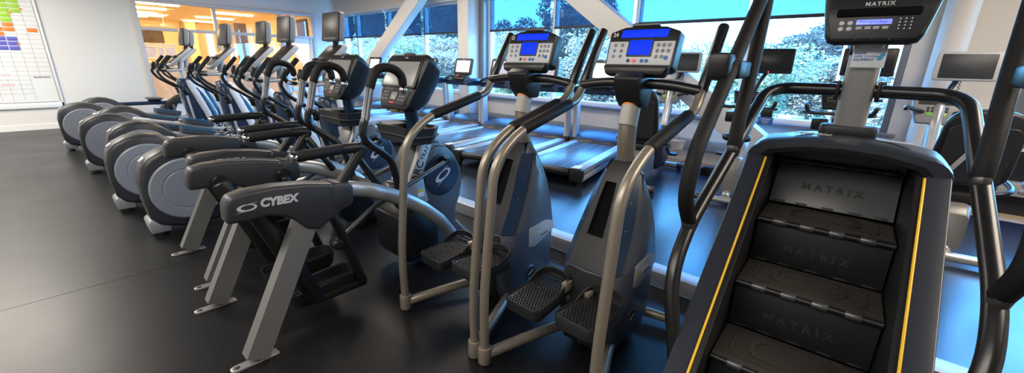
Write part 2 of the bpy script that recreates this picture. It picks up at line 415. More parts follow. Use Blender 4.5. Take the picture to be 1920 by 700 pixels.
# schedule board on the left wall
bd = thing('schedule_board', 'large white planning board with black grid and coloured cards on left wall', 'planning board', (XW, 0, 0))
BY1, BZ0, BZ1 = .185, .40, 2.9; BY0 = -2.6
fr = MB()
for y0, y1, z0, z1 in ((BY1 - .035, BY1, BZ0, BZ1), (BY0, BY0 + .035, BZ0, BZ1), (BY0, BY1, BZ0, BZ0 + .10), (BY0, BY1, BZ1 - .09, BZ1)):
    fr.box((.02, (y0+y1)/2, (z0+z1)/2), (.04, y1-y0, z1-z0), .006)
fr.build('board_frame', 'white', bd)
MB().box((.008, (BY0+BY1)/2, (BZ0+BZ1)/2), (.014, BY1-BY0-.05, BZ1-BZ0-.1)).build('board_surface', 'board', bd)
IN = BY1 - .045
t_ = MB(); t_.box((.018, IN, (BZ0+BZ1)/2), (.02, .012, BZ1-BZ0-.2)); t_.box((.018, (BY0+IN)/2, BZ0+.115), (.02, IN-BY0-.05, .012)); t_.build('inner_edge', 'lgrey', bd)
g = MB(); RH = .08; CW = .137; CY = .12
for r in range(28):
    z = .671 + r*RH; k = CY - 2*CW if r < 4 else IN
    g.box((.0155, (BY0 + .04 + k)/2, z), (.001, k - BY0 - .04, .003))
for c in range(19):
    y = CY - c*CW
    z0 = .55 if c > 1 else .99
    if c: g.box((.0155, y, (z0 + 2.8)/2), (.001, .003, 2.8 - z0))
g.build('grid_lines', 'line', bd)
cards = [(0, 1.791, 'borange')] + [(1, 2.111 + .08*k, 'bgreen') for k in range(3)] + [(2, 1.951 + .08*k, 'bgreen') for k in range(5)] + [(2, 1.871, 'borange'), (2, 1.791, 'borange'), (2, 1.631, 'bblue'), (2, 1.551, 'bblue'), (2, 1.471, 'bblue')]
cards += [(3, 1.791, 'borange'), (3, 1.711, 'borange'), (3, 1.631, 'bblue'), (3, 1.551, 'bblue'), (3, 1.471, 'bblue')] + [(3, 1.951 + .08*k, 'bgreen') for k in range(4)] + [(4, 2.03, 'bgreen'), (4, 2.19, 'bgreen'), (4, 1.551, 'bblue'), (5, 1.791, 'borange')]
for c, z, m in cards: MB().box((.0175, CY - CW*(c + .5), z), (.002, CW*.9, RH*.86), .0005).build('schedule_card', m, bd)
for y, z in ((-.20, 1.54), (-.05, 2.14), (-.19, 2.07)): MB().prism([(y, z), (y + .05, z + .02), (y + .06, z - .015)], .0186, .02).build('arrow_marker', 'borange', bd)
for y, z, wy, wz in ((-.45, 1.0, .20, .15), (-.46, .83, .27, .065)):
    MB().box((.0175, y, z), (.002, wy, wz)).build('paper_note', 'paper', bd)
    n = MB(); [n.box((.0192, y + .02, z + dz), (.0006, wy*.6, .006)) for dz in (.014, -.008)]; n.build('pink_writing', 'bpink', bd)
text('lettering', 'Special Events', .037, frame((.0165, 0.0, .965), (0, 1, 0), (0, 0, 1)), 'ink', bd, .0006, bold=.001)

# window wall
WX = [-11.06, -9.53, -8.05, -6.6, -5.97, -4.43, -2.93, -1.42, .065]
ZS, ZH = .735, 2.62
ww = MB()
def wbox(x0, x1, z0, z1, y0=YW, y1=YW + .18): ww.box(((x0+x1)/2, (y0+y1)/2, (z0+z1)/2), (x1-x0, y1-y0, z1-z0))
wbox(XW, 6, 0, ZS); wbox(XW, 6, ZH, ZC); wbox(.075, .90, ZS, ZH); wbox(3.1, 6, ZS, ZH)
struct(ww.build('wall_window', 'wallw'))
slab('trim_4', 'wallw', XW, 6, YW - .16, YW + .02, ZH - .06, ZC)           # bulkhead over the blinds
def winframe(name, xs, hw, x0, x1):
    f = MB()
    for x in xs: f.box((x, YW + .07, (ZS+ZH)/2), (2*hw, .1, ZH-ZS), .004)
    f.box(((x0+x1)/2, YW + .06, ZS + .035), (x1-x0, .14, .07), .005); f.box(((x0+x1)/2, YW + .07, ZH - .03), (x1-x0, .1, .06), .005)
    o = struct(f.build(name, 'trimgrey' if x0 > -1 else 'white'))
    for a, b in zip([x0] + [x for x in xs if x0 + .1 < x < x1 - .1], [x for x in xs if x0 + .1 < x < x1 - .1] + [x1]):
        MB().box(((a+b)/2, YW + .09, (ZS+ZH)/2), (b-a-.02, .012, ZH-ZS-.05)).build('window_pane', 'glass', o)
    return o
winframe('window_3', [XW + .05, -11.06, -9.53, -8.05, -6.6], .035, XW, -6.55)
winframe('window_4', [-5.97, -4.43, -2.93, -1.42], .035, -6.0, .04)
fx = MB().box((.05, YW + .05, (ZS+ZH)/2), (.06, .16, ZH-ZS), .006).build('trim_5', 'trimgrey'); struct(fx)
st = MB().box((-3, YW - .03, ZS + .0), (6.3, .12, .04), .006).build('trim_6', 'trimgrey'); struct(st)
winframe('window_5', [.94, 3.06], .045, .90, 3.1)
struct(MB().box((-4.5, YW - .07, .36), (14.6, .14, .125), .012).build('trim_7', 'heater'))
# columns
struct(MB().box((-6.3, YW - .17, ZC/2), (.30, .42, ZC), .012).build('column_1', 'steel'))
struct(MB().box((-6.08, YW - .02, ZC/2), (.12, .16, ZC), .006).build('column_2', 'trimgrey'))
struct(MB().box((.16, YW - .01, ZC/2), (.16, .06, ZC), .008).build('column_3', 'wallw'))
cl = MB(); cl.cyl((.355, YW - .08, PZ), (.355, YW - .08, ZC), .118, 40); struct(cl.build('column_4', 'wallw'))
# dado of chequer plate on the wall at the right
slab('wall_dado', 'plate', .86, 6, YW - .02, YW, PZ, .70)
slab('trim_8', 'lgrey', .86, 6, YW - .025, YW + .0, .32, .42)
# diagonal braces in front of the glass
def brace(name, a, b, w=.30, dpt=.20):
    a, b = V(a), V(b); dd = (b - a).normalized()
    o = MB().box((0, 0, 0), ((b - a).length, dpt, w), .008).xf(frame((a + b)/2, dd, (0, 1, 0))).build(name, 'steel')
    return struct(o)
brace('trim_9', (-6.58, 5.48, 3.30), (-11.05, 5.48, .25))
brace('trim_10', (-5.01, 5.48, 3.30), (-.62, 5.48, .25))

# roller blinds
def blind(x0, x1, z, label, m='blindA'):
    r = thing('roller_blind', label, 'roller blind', ((x0+x1)/2, YW - .03, ZH - .06), 0, 'roller blinds on the window wall'); w2 = (x1-x0)/2
    MB().box((0, -.01, .0), (2*w2, .09, .10), .01).build('cassette', 'lgrey' if x1 < -6 else 'white', r)
    MB().box((0, 0, (z - ZH + .06)/2 - .02), (2*w2 - .02, .0015, ZH - .06 - z - .04)).build('fabric', m, r)
    MB().box((0, 0, z - ZH + .06 + .015), (2*w2 - .01, .022, .04), .006).build('bottom_bar', 'ink', r)
    return r
BL = [('farthest roller blind beside the corner of the orange room wall', XW + .05, -11.10), ('second roller blind from the corner, above the first mullion on the window wall', -11.02, -9.57),
      ('roller blind crossed by the diagonal brace left of the white column', -9.49, -8.09), ('roller blind directly left of the white column', -8.01, -6.62),
      ('roller blind directly right of the white column, over the stepper numbered 23', -5.92, -4.47), ('roller blind cut by the diagonal brace, between the two stepper consoles', -4.39, -2.97),
      ('pale sunlit roller blind above the stepper numbered 24', -2.89, -1.46), ('pale roller blind behind the tall stair climber console', -1.38, .03)]
for lb, a, b in BL: blind(a, b, 1.955, lb)

# ================================================================ outdoors
struct(MB().box((-8, 70, -1.8), (160, 125, .2)).build('ground_outside', 'grass'))
struct(MB().box((-4, 15.5, -1.66), (90, 12, .1)).build('road', 'ground'))
def crown(rx, ry, rz_, n, leaf, seed):
    rnd = random.Random(seed); mb = MB(); cl = [V((rnd.uniform(-1, 1)*rx*.62, rnd.uniform(-1, 1)*ry*.62, rnd.uniform(-.6, .75)*rz_)) for _ in range(16)]
    rr_ = [rnd.uniform(.34, .55)*min(rx, rz_) for _ in cl]
    for i in range(n):
        k = rnd.randrange(16); d = V((rnd.gauss(0, 1), rnd.gauss(0, 1), rnd.gauss(0, 1))).normalized()
        p = cl[k] + d * rr_[k] * rnd.uniform(.6, 1.05)
        q = Quaternion((rnd.gauss(0, 1), rnd.gauss(0, 1), rnd.gauss(0, 1), rnd.gauss(0, 1))).normalized(); s = leaf * rnd.uniform(.6, 1.3)
        mb.quad(p + q @ V((-s, 0, 0)), p + q @ V((0, -s*.55, .1*s)), p + q @ V((s, 0, 0)), p + q @ V((0, s*.55, .1*s)))
    return mb
protos = {}
def tree(x, y, top, r, kind, label):
    base = -1.7; mats = {'pale': 'leaf2', 'green': 'leaf', 'dark': 'leaf3'}
    t = thing('tree', label, 'tree', (x, y, base), random.uniform(0, 360), 'trees outside the windows'); h = top - base
    if kind not in protos:
        me = crown(1, 1, 1, 16000, .042, len(protos) + 3).build('crown', mats[kind], t, 0); tr = MB()
        tr.tube([(0, 0, -2.0), (.02, .01, -.8), (0, 0, .2)], .07, .3, 8, taper=(1, .5)); 
        for a in range(4): tr.tube([(0, 0, -.7), (.2*math.cos(a*1.6), .2*math.sin(a*1.6), -.2), (.45*math.cos(a*1.6), .45*math.sin(a*1.6), .2)], .03, .1, 6, taper=(1, .4))
        tk = tr.build('trunk', 'bark', t); protos[kind] = (me, tk); me2, tk2 = me, tk
    else:
        me2, tk2 = [o.copy() for o in protos[kind]]
        for o in (me2, tk2): COL.objects.link(o); o.parent = t
    for o in (me2, tk2): o.location = (0, 0, h*.60); o.scale = (r*.9, r*.9, h*.37)
    tk2.scale = (r*.6, r*.6, h*.30)
TR = [(-28.5, 15, 2.2, 2.4, 'green', 'broad green tree in the farthest window bay near the corner'), (-23, 15, 2.6, 2.5, 'green', 'green tree seen under the blinds left of the brace foot'),
      (-17.6, 15.2, 2.0, 2.4, 'pale', 'pale leafy tree seen between the two arc trainer consoles'), (-12.9, 15, 2.1, 2.3, 'green', 'bright green tree in the pane beside the white column'), (-8.2, 16, 2.0, 2.3, 'pale', 'silvery tree between the two stepper consoles'),
      (-3.6, 16, 2.15, 2.1, 'green', 'green tree beyond the left handles of the stair climber'), (.9, 16, 1.9, 2.0, 'pale', 'pale tree seen past the notice on the stair climber post'),
      (-36, 21.5, 3.6, 2.8, 'pale', 'pale tree behind the farthest green tree in the corner bay'), (-30.2, 21.5, 3.7, 2.8, 'pale', 'pale tree behind the second window bay from the corner'), (-24.6, 21.5, 3.3, 2.7, 'pale', 'pale tree farther off than the green one at the brace foot'),
      (-19, 21.5, 3.2, 2.7, 'pale', 'pale tree behind the bright green one beside the white column'), (-13.4, 21.5, 2.9, 2.7, 'pale', 'pale tree right of the white column outside'), (-7.8, 21.5, 2.6, 2.7, 'pale', 'pale tree behind the stepper numbered 24'),
      (-2.4, 21.8, 2.0, 2.5, 'pale', 'pale tree over the brace end, left of the stair climber post'), (2.8, 22, 2.6, 2.5, 'pale', 'pale tree at the right edge of the window by the stair climber post'),
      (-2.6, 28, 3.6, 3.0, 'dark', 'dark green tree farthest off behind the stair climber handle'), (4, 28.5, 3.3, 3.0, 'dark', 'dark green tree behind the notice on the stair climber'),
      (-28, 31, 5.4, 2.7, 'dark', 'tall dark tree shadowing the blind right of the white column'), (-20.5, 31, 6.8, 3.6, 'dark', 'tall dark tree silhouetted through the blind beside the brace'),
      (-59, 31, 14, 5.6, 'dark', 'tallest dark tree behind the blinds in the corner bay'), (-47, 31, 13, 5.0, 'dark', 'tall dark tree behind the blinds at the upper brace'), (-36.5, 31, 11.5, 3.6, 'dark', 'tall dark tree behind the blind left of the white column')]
for a in TR: tree(*a)
def railing(x0, x1, y, label):
    r = thing('railing', label, 'railing', ((x0+x1)/2, y, -1.6)); w2 = (x1-x0)/2
    for z in (1.15, 1.95): MB().box((0, 0, z), (2*w2, .05, .06), .01).build('rail', 'white', r)
    for k in range(int(2*w2/1.5) + 1): MB().box((-w2 + 1.5*k, 0, 1.0), (.07, .07, 2.0), .01).build('post', 'white', r)
    b = MB(); n = int(2*w2/.5)
    for k in range(n): b.box((-w2 + .5*k + .25, 0, 1.55), (.025, .025, .8))
    b.build('bars', 'white', r)
railing(-16, -5.2, 10.2, 'white railing outside behind the treadmills'); railing(-5, 4, 10.2, 'white railing outside behind the exercise bikes')
def car(x, y, rz, m, label):
    c = thing('car', label, 'car', (x, y, -1.6), rz, 'parked cars outside')
    pr = [(-2.1, .35), (-2.15, .75), (-1.5, .92), (-.95, 1.38), (.7, 1.42), (1.35, .98), (2.05, .85), (2.12, .4)]
    MB().prism([(p[0], p[1]) for p in pr], -.85, .85, .09).build('body', m, c)
    MB().prism([(-1.3, .95), (-.88, 1.32), (.64, 1.35), (1.15, .98)], -.87, .87, .02).build('windows', 'card', c)
    for sx in (-.8, .8):
        for sy in (-1.35, 1.3): MB().lathe([(.02, -.1), (.31, -.1), (.33, 0), (.31, .1), (.02, .1)], (sx, sy, .33), (1, 0, 0), 20).build('wheel', 'black', c)
car(-5.6, 12.4, 88, 'carw', 'white parked car seen low through the glass behind the bikes'); car(.9, 12.2, 92, 'lgrey', 'grey parked car outside behind the stair climber post'); car(-10.8, 12.4, 90, 'carw', 'white parked car outside behind the middle treadmills')
lp = thing('street_lamp', 'tall thin street lamp standing outside behind the stair climber', 'street lamp', (-1.1, 14.6, -1.6))
MB().tube([(0, 0, 0), (0, 0, 4.4), (.5, 0, 4.55)], .045, .2).build('pole', 'lgrey', lp); MB().box((.7, 0, 4.55), (.5, .16, .08), .03).build('lamp_head', 'lgrey', lp)

# ================================================================ light
wd = bpy.data.worlds.new('sky'); scn.world = wd; wd.use_nodes = True; nt = wd.node_tree; bg = nt.nodes['Background']
tc = nt.nodes.new('ShaderNodeTexCoord'); sx = nt.nodes.new('ShaderNodeSeparateXYZ'); ra = nt.nodes.new('ShaderNodeValToRGB')
ra.color_ramp.elements[0].position = .5; ra.color_ramp.elements[0].color = (.17, .60, 1, 1); ra.color_ramp.elements[1].position = .85; ra.color_ramp.elements[1].color = (.03, .28, 1, 1)
mp = nt.nodes.new('ShaderNodeMapRange'); mp.inputs['From Min'].default_value = -1
nt.links.new(tc.outputs['Generated'], sx.inputs[0]); nt.links.new(sx.outputs['Z'], mp.inputs['Value']); nt.links.new(mp.outputs[0], ra.inputs['Fac']); nt.links.new(ra.outputs[0], bg.inputs['Color'])
bg.inputs['Strength'].default_value = 9.5
sl = bpy.data.lights.new('sun', 'SUN'); sl.energy = 15; sl.angle = rad(2); sl.color = (1, .96, .9); so = bpy.data.objects.new('sun', sl); COL.objects.link(so)
so.rotation_euler = V((.25, .75, -.85)).to_track_quat('-Z', 'Y').to_euler()
def area(name, loc, sx_, sy_, power, color, rot=(0, 0, 0), portal=False):
    l = bpy.data.lights.new(name, 'AREA'); l.shape = 'RECTANGLE'; l.size = sx_; l.size_y = sy_; l.energy = power; l.color = color
    o = bpy.data.objects.new(name, l); COL.objects.link(o); o.location = loc; o.rotation_euler = rot
    if portal: l.cycles.is_portal = True
    return o
for x0, x1 in ((XW, -6.5), (-6.0, .06), (.9, 3.1)):
    area('window_portal', ((x0+x1)/2, YW + .25, (ZS+ZH)/2), x1-x0, ZH-ZS, 1, (1, 1, 1), (rad(-90), 0, 0), True)
# unseen ceiling lamps of the hall; third one added to brighten columns and brace
area('unseen_hall_light', (-9, -1.4, ZC - .12), 3, 2, 165, (1, .92, .82)); area('unseen_hall_light', (-2, -1.5, ZC - .12), 5, 2, 120, (1, .93, .84)); area('unseen_hall_light', (-6, 3.2, ZC - .12), 6, 1.2, 105, (1, .88, .74)); area('unseen_hall_light', (2.5, 3, ZC - .12), 2, 3, 120, (1, .86, .70))

# ================================================================ elliptical trainers (left row)
def make_elliptical():
    t = thing('elliptical_trainer', '', 'elliptical trainer', group='elliptical trainers in the left row')
    pr = [(.015, .16), (.0, .30), (.0, .47), (.025, .57), (.08, .64), (.17, .685), (.28, .70), (.38, .685), (.48, .635), (.57, .555), (.68, .43), (.78, .33), (.80, .22), (.72, .10), (.5, .055), (.2, .05), (.06, .09)]
    h = MB().prism(pr, -.135, .135, .04, seg=3).build('drive_housing', 'char2', t, 50)
    i = MB()
    i.prism([(.40 + (p[0]-.40)*.94, .372 + (p[1]-.372)*.93) for p in pr], .125, .138, .004).prism([(.40 + (p[0]-.40)*.94, .372 + (p[1]-.372)*.93) for p in pr], -.138, -.125, .004)
    i.build('side_panel', 'panel', h)
    for s in (1, -1):
        d = MB().lathe([(.001, .001), (.155, .001), (.160, -.002), (.165, -.002), (.170, .001), (.238, .001), (.25, -.006), (.25, -.03)],
                       (s*.152, .285, .368), (s, 0, 0), 56).build('drive_disc', 'disc', t, 12)
    MB().box((0, .055, .615), (.075, .05, .018), .006, Matrix.Rotation(rad(42), 3, 'X')).build('latch', 'lgrey', t)
    MB().prism([(-.01, .115), (.005, .145), (.09, .135), (.13, .09), (.13, .03), (.0, .03)], -.115, .115, .016).build('rear_foot', 'grey', t)
    lv = MB()
    for s in (-.09, .09): lv.cyl((s, .06, 0), (s, .06, .035), .028)
    lv.build('leveller', 'black', t)
    b = MB()
    for s in (-1, 1): b.tube([(s*.13, .62, .14), (s*.24, .95, .12), (s*.24, 1.85, .17)], .03, .12, 8, rx=.04)
    b.box((0, 1.9, .06), (.56, .09, .08), .02); b.build('base_frame', 'silver', t)
    rp = MB()
    for s in (-1, 1): rp.tube([(s*.19, 1.0, .17), (s*.19, 1.72, .34)], .016, 0, 8)
    rp.build('ramp_rail', 'chrome', t)
    for s, a in ((1, 48), (-1, 228)):
        y0, z0 = .275 + .2*math.cos(rad(a)), .366 + .2*math.sin(rad(a))
        y1, z1 = 1.46, .27
        d = V((0, y1 - y0, z1 - z0)).normalized()
        arm = MB().tube([(s*.20, y0, z0), (s*.20, y1, z1)], .026, 0, 10, rx=.03).build('pedal_arm', 'lgrey', t)
        MB().tube([V((s*.20, y0, z0)) - d*.04, V((s*.20, y0, z0)) + d*.16], .036, 0, 14).build('arm_cap', 'pale', arm)
        MB().cyl((s*.14, y0, z0), (s*.2, y0, z0), .02).build('crank_pin', 'dsteel', arm)
        MB().cyl((s*.20 - .05, y1, z1 - .01), (s*.20 + .05, y1, z1 - .01), .035).build('roller', 'black', arm)
        c = V((s*.20, y0, z0)) + d*(.72); up = d.cross(V((-1, 0, 0)))
        fm = frame(c + up*.045, (1, 0, 0), d)
        tr = MB()
        tr.prism(rr(0, 0, .075, .19, .05), -.012, .012, .004, axis='z')
        ring = rr(0, 0, .078, .193, .052); inn = rr(0, 0, .068, .183, .045)
        tr.loft([[(p[0], p[1], -.01) for p in ring], [(p[0]*1.04, p[1]*1.02, .05) for p in ring], [(p[0]*1.04, p[1]*1.02, .05) for p in inn], [(p[0], p[1], .0) for p in inn]], cap=False)
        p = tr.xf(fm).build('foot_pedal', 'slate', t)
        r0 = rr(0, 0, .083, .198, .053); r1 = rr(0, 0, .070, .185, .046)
        MB().loft([[(q[0], q[1], .046) for q in r0], [(q[0], q[1], .057) for q in r0], [(q[0], q[1], .057) for q in r1], [(q[0], q[1], .046) for q in r1]], cap=False).xf(fm).build('pedal_rim', 'blueshine', p)  # rim tinted blue, the window reflection is put into its colour
        MB().prism(rr(0, 0, .064, .176, .045), .012, .016, .001, axis='z').xf(fm).build('pad', 'foam', p)
    # front shell
    def ring(z, y0, y1, hx): return [(p[0], p[1], z) for p in rr(0, (y0+y1)/2, hx, (y1-y0)/2, min(.07, hx*.6, (y1-y0)*.4))]
    MB().loft([ring(.10, 1.62, 1.96, .17), ring(.25, 1.60, 1.97, .17), ring(.42, 1.565, 1.955, .165), ring(.6, 1.53, 1.90, .155), ring(.78, 1.505, 1.81, .14), ring(.92, 1.49, 1.73, .125), ring(1.0, 1.49, 1.665, .11), ring(1.03, 1.51, 1.63, .09)]).build('front_housing', 'navy', t, 60)
    def shield(z, y, hx, d): return [(hx*math.sin(rad(a)), y - d*(1 - math.cos(rad(a))), z) for a in range(-84, 85, 14)] + [((hx-.012)*math.sin(rad(a)), y - .012 - d*(1 - math.cos(rad(a))), z) for a in range(84, -85, -14)]
    MB().loft([shield(.14, 1.995, .192, .20), shield(.3, 2.0, .192, .22), shield(.45, 1.98, .188, .24), shield(.62, 1.92, .18, .24), shield(.8, 1.835, .165, .21), shield(.92, 1.765, .145, .17), shield(1.005, 1.70, .12, .10)]).build('front_cover', 'pale', t, 60)
    # uprights
    MB().tube([(0, 1.60, .98), (0, 1.565, 1.14), (0, 1.60, 1.36)], .05, .1, 12, rx=.035).build('mast', 'lgrey', t)
    for s in (1, -1):
        MB().tube([(s*.25, 1.53, .862), (s*.25, 1.277, 1.041), (s*.25, 1.222, 1.155), (s*.245, 1.266, 1.225), (s*.235, 1.404, 1.385)], .019, .07, 12).build('moving_handle', 'blackm', t)
        MB().tube([(s*.2475, 1.243, 1.195), (s*.245, 1.272, 1.232), (s*.234, 1.412, 1.395)], .024, .03, 14).build('grip', 'foam', t)
        MB().tube([(s*.25, 1.505, .878), (s*.25, 1.537, .84), (s*.25, 1.541, .765)], .037, .03, 14).build('pivot_joint', 'black', t)
        MB().tube([(s*.25, 1.541, .80), (s*.235, 1.60, .24)], .016, 0, 10).build('lower_link', 'lgrey', t)
        MB().cyl((s*.13, 1.54, .85), (s*.25, 1.54, .85), .025).build('pivot_shaft', 'black', t)
    hb = MB().tube([(-.16, 1.27, 1.17), (-.19, 1.30, 1.155), (-.19, 1.50, 1.165), (-.12, 1.57, 1.17), (.12, 1.57, 1.17), (.19, 1.50, 1.165), (.19, 1.30, 1.155), (.16, 1.27, 1.17)], .016, .06, 10).build('handlebar', 'lgrey', t)
    for s in (1, -1):
        MB().tube([(s*.19, 1.36, 1.158), (s*.19, 1.27, 1.17), (s*.185, 1.24, 1.23), (s*.18, 1.27, 1.30)], .021, .05, 12).build('pulse_grip', 'black', hb)
    # console
    d = V((0, .318, .292)).normalized()
    cm = frame((0, 1.578, 1.392), (1, 0, 0), d)
    c = MB().prism([(-.15, .215), (.15, .215), (.17, .18), (.16, -.15), (.12, -.215), (-.12, -.215), (-.16, -.15), (-.17, .18)], -.04, .012, .012, axis='z').xf(cm).build('console', 'lgrey', t)
    MB().prism([(-.135, .19), (.135, .19), (.15, .16), (.14, -.14), (.11, -.18), (-.11, -.18), (-.14, -.14), (-.15, .16)], .011, .017, .003, axis='z').xf(cm).build('display_panel', 'ink', c)
    MB().prism([(-.12, .15), (.12, .15), (.12, .03), (-.12, .03)], .016, .019, .001, axis='z').xf(cm).build('readout', 'screen', c)
    MB().box((0, -.045, .03), (.25, .03, .035), .008).xf(cm).build('book_rest', 'black', c)
    kb = MB(); [kb.box((x*.05, -.09 - y*.03, .018), (.03, .016, .006), .002) for x in (-1.5, -.5, .5, 1.5) for y in (0, 1)]; kb.xf(cm).build('keys', 'grey', c)
    # tv
    sm_ = frame((0, 1.665, 1.705), (1, 0, 0), (0, .13, 1))
    tv = MB().prism(rr(0, 0, .178, .135, .022), -.065, -.010, .012, axis='z').xf(sm_).build('tv_screen', 'grey', t)
    MB().prism(rr(0, 0, .178, .135, .02), -.016, .0, .006, axis='z').xf(sm_).build('screen_bezel', 'black', tv)
    MB().prism(rr(0, .014, .153, .107, .006), -.001, .002, .001, axis='z').xf(sm_).build('screen_glass', 'screen', tv)
    MB().prism(rr(0, -.115, .13, .010, .004), -.001, .003, .001, axis='z').xf(sm_).build('button_strip', 'char2', tv)
    MB().box((0, 0, -.078), (.26, .19, .03), .01).xf(sm_).build('rear_shell', 'lgrey', tv)
    MB().tube([(0, 1.70, 1.50), (0, 1.72, 1.60), (0, 1.715, 1.68)], .028, .05, 10).build('tv_bracket', 'char', t)
    return t
EL = [(-4.22, .33, 'elliptical trainer nearest the arc trainers, first of seven in the left row'), (-5.12, .22, 'second elliptical trainer in the left row, next but one to the arc trainers'),
      (-6.12, .31, 'third elliptical trainer of the left row, counting from the arc trainers'), (-7.12, .15, 'middle elliptical trainer of the seven, fourth from the arc trainers'),
      (-8.10, .37, 'fifth elliptical trainer from the arc trainers, its screen half behind its neighbour'), (-8.99, .02, 'last but one elliptical trainer, in front of the orange room glass'),
      (-9.92, .28, 'farthest elliptical trainer of the row, closest to the planning board wall')]
pe = make_elliptical()
for k, (x, y, lb) in enumerate(EL): place(pe, (x, y, 0), 0, lb, k == 0)

# ================================================================ arc trainers
def make_arc():
    t = thing('arc_trainer', '', 'arc trainer', group='arc trainers')
    hp = [(.03, .722), (.036, .80), (.055, .836), (.118, .849), (.237, .850), (.367, .836), (.493, .810), (.573, .787), (.58, .75), (.574, .70), (.548, .674), (.401, .592), (.347, .612), (.307, .659), (.267, .696), (.185, .722), (.112, .718)]
    for s in (1, -1):
        x0, x1 = (.285, .385) if s > 0 else (-.385, -.285)
        h = MB().prism(hp, x0, x1, .016, seg=3).build('tail_housing', 'char2', t, 50)
        if s > 0:
            swoosh(.039, frame((.3862, .112, .782), (0, 1, -.02), (0, 0, 1)), 'logo', h)
            text('lettering', 'CYBEX', .051, frame((.3862, .163, .788), (0, 1, -.055), (0, 0, 1)), 'logo', h, .001, 'LEFT', .12, .97, .0028)
        else:
            [MB().lathe([(.002, .024), (.034, .022), (.04, .012), (.04, -.01)], (-.285, y, z), (1, 0, 0), 24).build('pivot_cap', 'black', h) for y, z in ((.17, .745), (.49, .725))]
        if s > 0:
            [MB().lathe([(.002, .024), (.034, .022), (.04, .012), (.04, -.01)], (.285, y, z), (-1, 0, 0), 24).build('pivot_cap', 'black', h) for y, z in ((.17, .745), (.49, .725))]
        MB().tube([(s*.335, .50, .745), (s*.335, .59, .755), (s*.335, .705, .722), (s*.335, .814, .672), (s*.335, .931, .608), (s*.33, 1.06, .52), (s*.315, 1.2, .395), (s*.29, 1.31, .26), (s*.27, 1.40, .10)], .030, .03, 12, rx=.042).build('side_rail', 'silver', t)
        lg = MB().tube([(s*.335, .365, .66), (s*.335, .052, .03)], .036, 0, 4, rx=.05).build('rear_leg', 'gunmetal', t)
        fp = MB().prism([(-.085, .012), (-.075, .022), (-.06, .026), (.115, .026), (.12, .02), (.115, -.026), (-.06, -.026), (-.075, -.022), (-.085, -.012)], .0, .012, .003, axis='z')
        fp.xf(Matrix.Translation((s*.335, 0, 0)) @ Matrix(((0, 1, 0, 0), (1, 0, 0, .03), (0, 0, 1, 0), (0, 0, 0, 1)))).build('foot_plate', 'zinc', lg)
        MB().lathe([(.001, .0135), (.012, .0135), (.014, .012)], (s*.335, -.03, 0), (0, 0, 1), 16).build('bolt_hole', 'ink', lg)
        bar = MB().tube([(s*.335, .53, .765), (s*.335, .565, .805), (s*.335, .692, .962), (s*.335, .56, .966)], .022, .028, 12, rx=.027).build('step_handle', 'char', t)
        MB().prism([(.475, .69), (.47, .80), (.495, .818), (.575, .80), (.592, .775), (.59, .695), (.56, .672), (.50, .672)], s*.335 - .056, s*.335 + .056, .014).build('collar', 'char2', bar)
        MB().tube([(s*.335, .585, .967), (s*.335, .35, .958)], .027, 0, 14).build('grip', 'foam', bar)
        MB().lathe([(.026, 0), (.027, .012), (.02, .024), (.001, .028)], (s*.335, .352, .958), (0, -1, -.04), 18).build('end_cap', 'chrome', bar)
        MB().tube([(s*.262, .165, .75), (s*.262, .39, .155)], .022, 0, 10, rx=.046).build('rear_link', 'black', t)
        MB().tube([(s*.262, .49, .72), (s*.262, .66, .14)], .020, 0, 10, rx=.026).build('front_link', 'black', t)
        # pedal
        py = .47; pd = MB()
        x = s*.165
        pd.loft([[(x + p[0], py + p[1], .12) for p in rr(0, 0, .07, .18, .06)], [(x + p[0], py + p[1], .15) for p in rr(0, 0, .082, .2, .07)], [(x + p[0], py + p[1], .205 + .02*(p[1] > .05)) for p in rr(0, 0, .088, .21, .075)],
                 [(x + p[0], py + p[1], .20 + .02*(p[1] > .05)) for p in rr(0, 0, .078, .2, .067)], [(x + p[0], py + p[1], .16) for p in rr(0, 0, .072, .19, .06)]])
        p = pd.build('foot_pedal', 'char', t)
        rb = MB(); [rb.box((x + .03*(k % 3 - 1), py - .14 + .045*(k//3), .163), (.02, .03, .008), .003) for k in range(21)]; rb.build('tread_studs', 'foam', p)
        MB().box((s*.25, .53, .145), (.03, .30, .045), .01).build('carrier', 'black', p)
        MB().tube([(s*.235, .535, .43), (s*.20, .80, .57), (s*.16, 1.385, .742)], .015, .05, 10).build('push_rod', 'dsteel', t)
        MB().cyl((s*.215, .535, .43), (s*.285, .535, .43), .03, bevel=.006).build('rod_joint', 'black', t)
        # moving arm
        MB().tube([(s*.335, .955, 1.262), (s*.335, .95, 1.318), (s*.335, .912, 1.352), (s*.335, .855, 1.366), (s*.335, .80, 1.352), (s*.335, .772, 1.305), (s*.335, .752, 1.25)], .0235, .03, 14).build('hook_grip', 'foam', t)
        MB().ball((s*.335, .955, 1.243), .022).build('grip_end', 'chrome', t)
        MB().tube([(s*.335, .755, 1.262), (s*.335, .715, 1.10)], .0215, 0, 14, rounded=False).build('pulse_sleeve', 'chrome', t)
        MB().tube([(s*.335, .718, 1.115), (s*.335, .692, 1.05), (s*.335, .71, .985), (s*.325, .785, .93), (s*.30, .87, .86), (s*.29, .90, .77), (s*.28, .93, .60)], .021, .04, 12).build('moving_arm', 'blackm', t)
        MB().tube([(s*.30, .66, .93), (s*.285, .80, .70)], .02, 0, 10).build('arm_link', 'blackm', t)
    ct = MB().tube([(-.33, .66, .93), (.33, .66, .93)], .0, 0, 8) if False else None
    MB().tube([(-.29, .93, .62), (.29, .93, .62)], .022, 0, 12).build('pivot_shaft', 'dsteel', t)
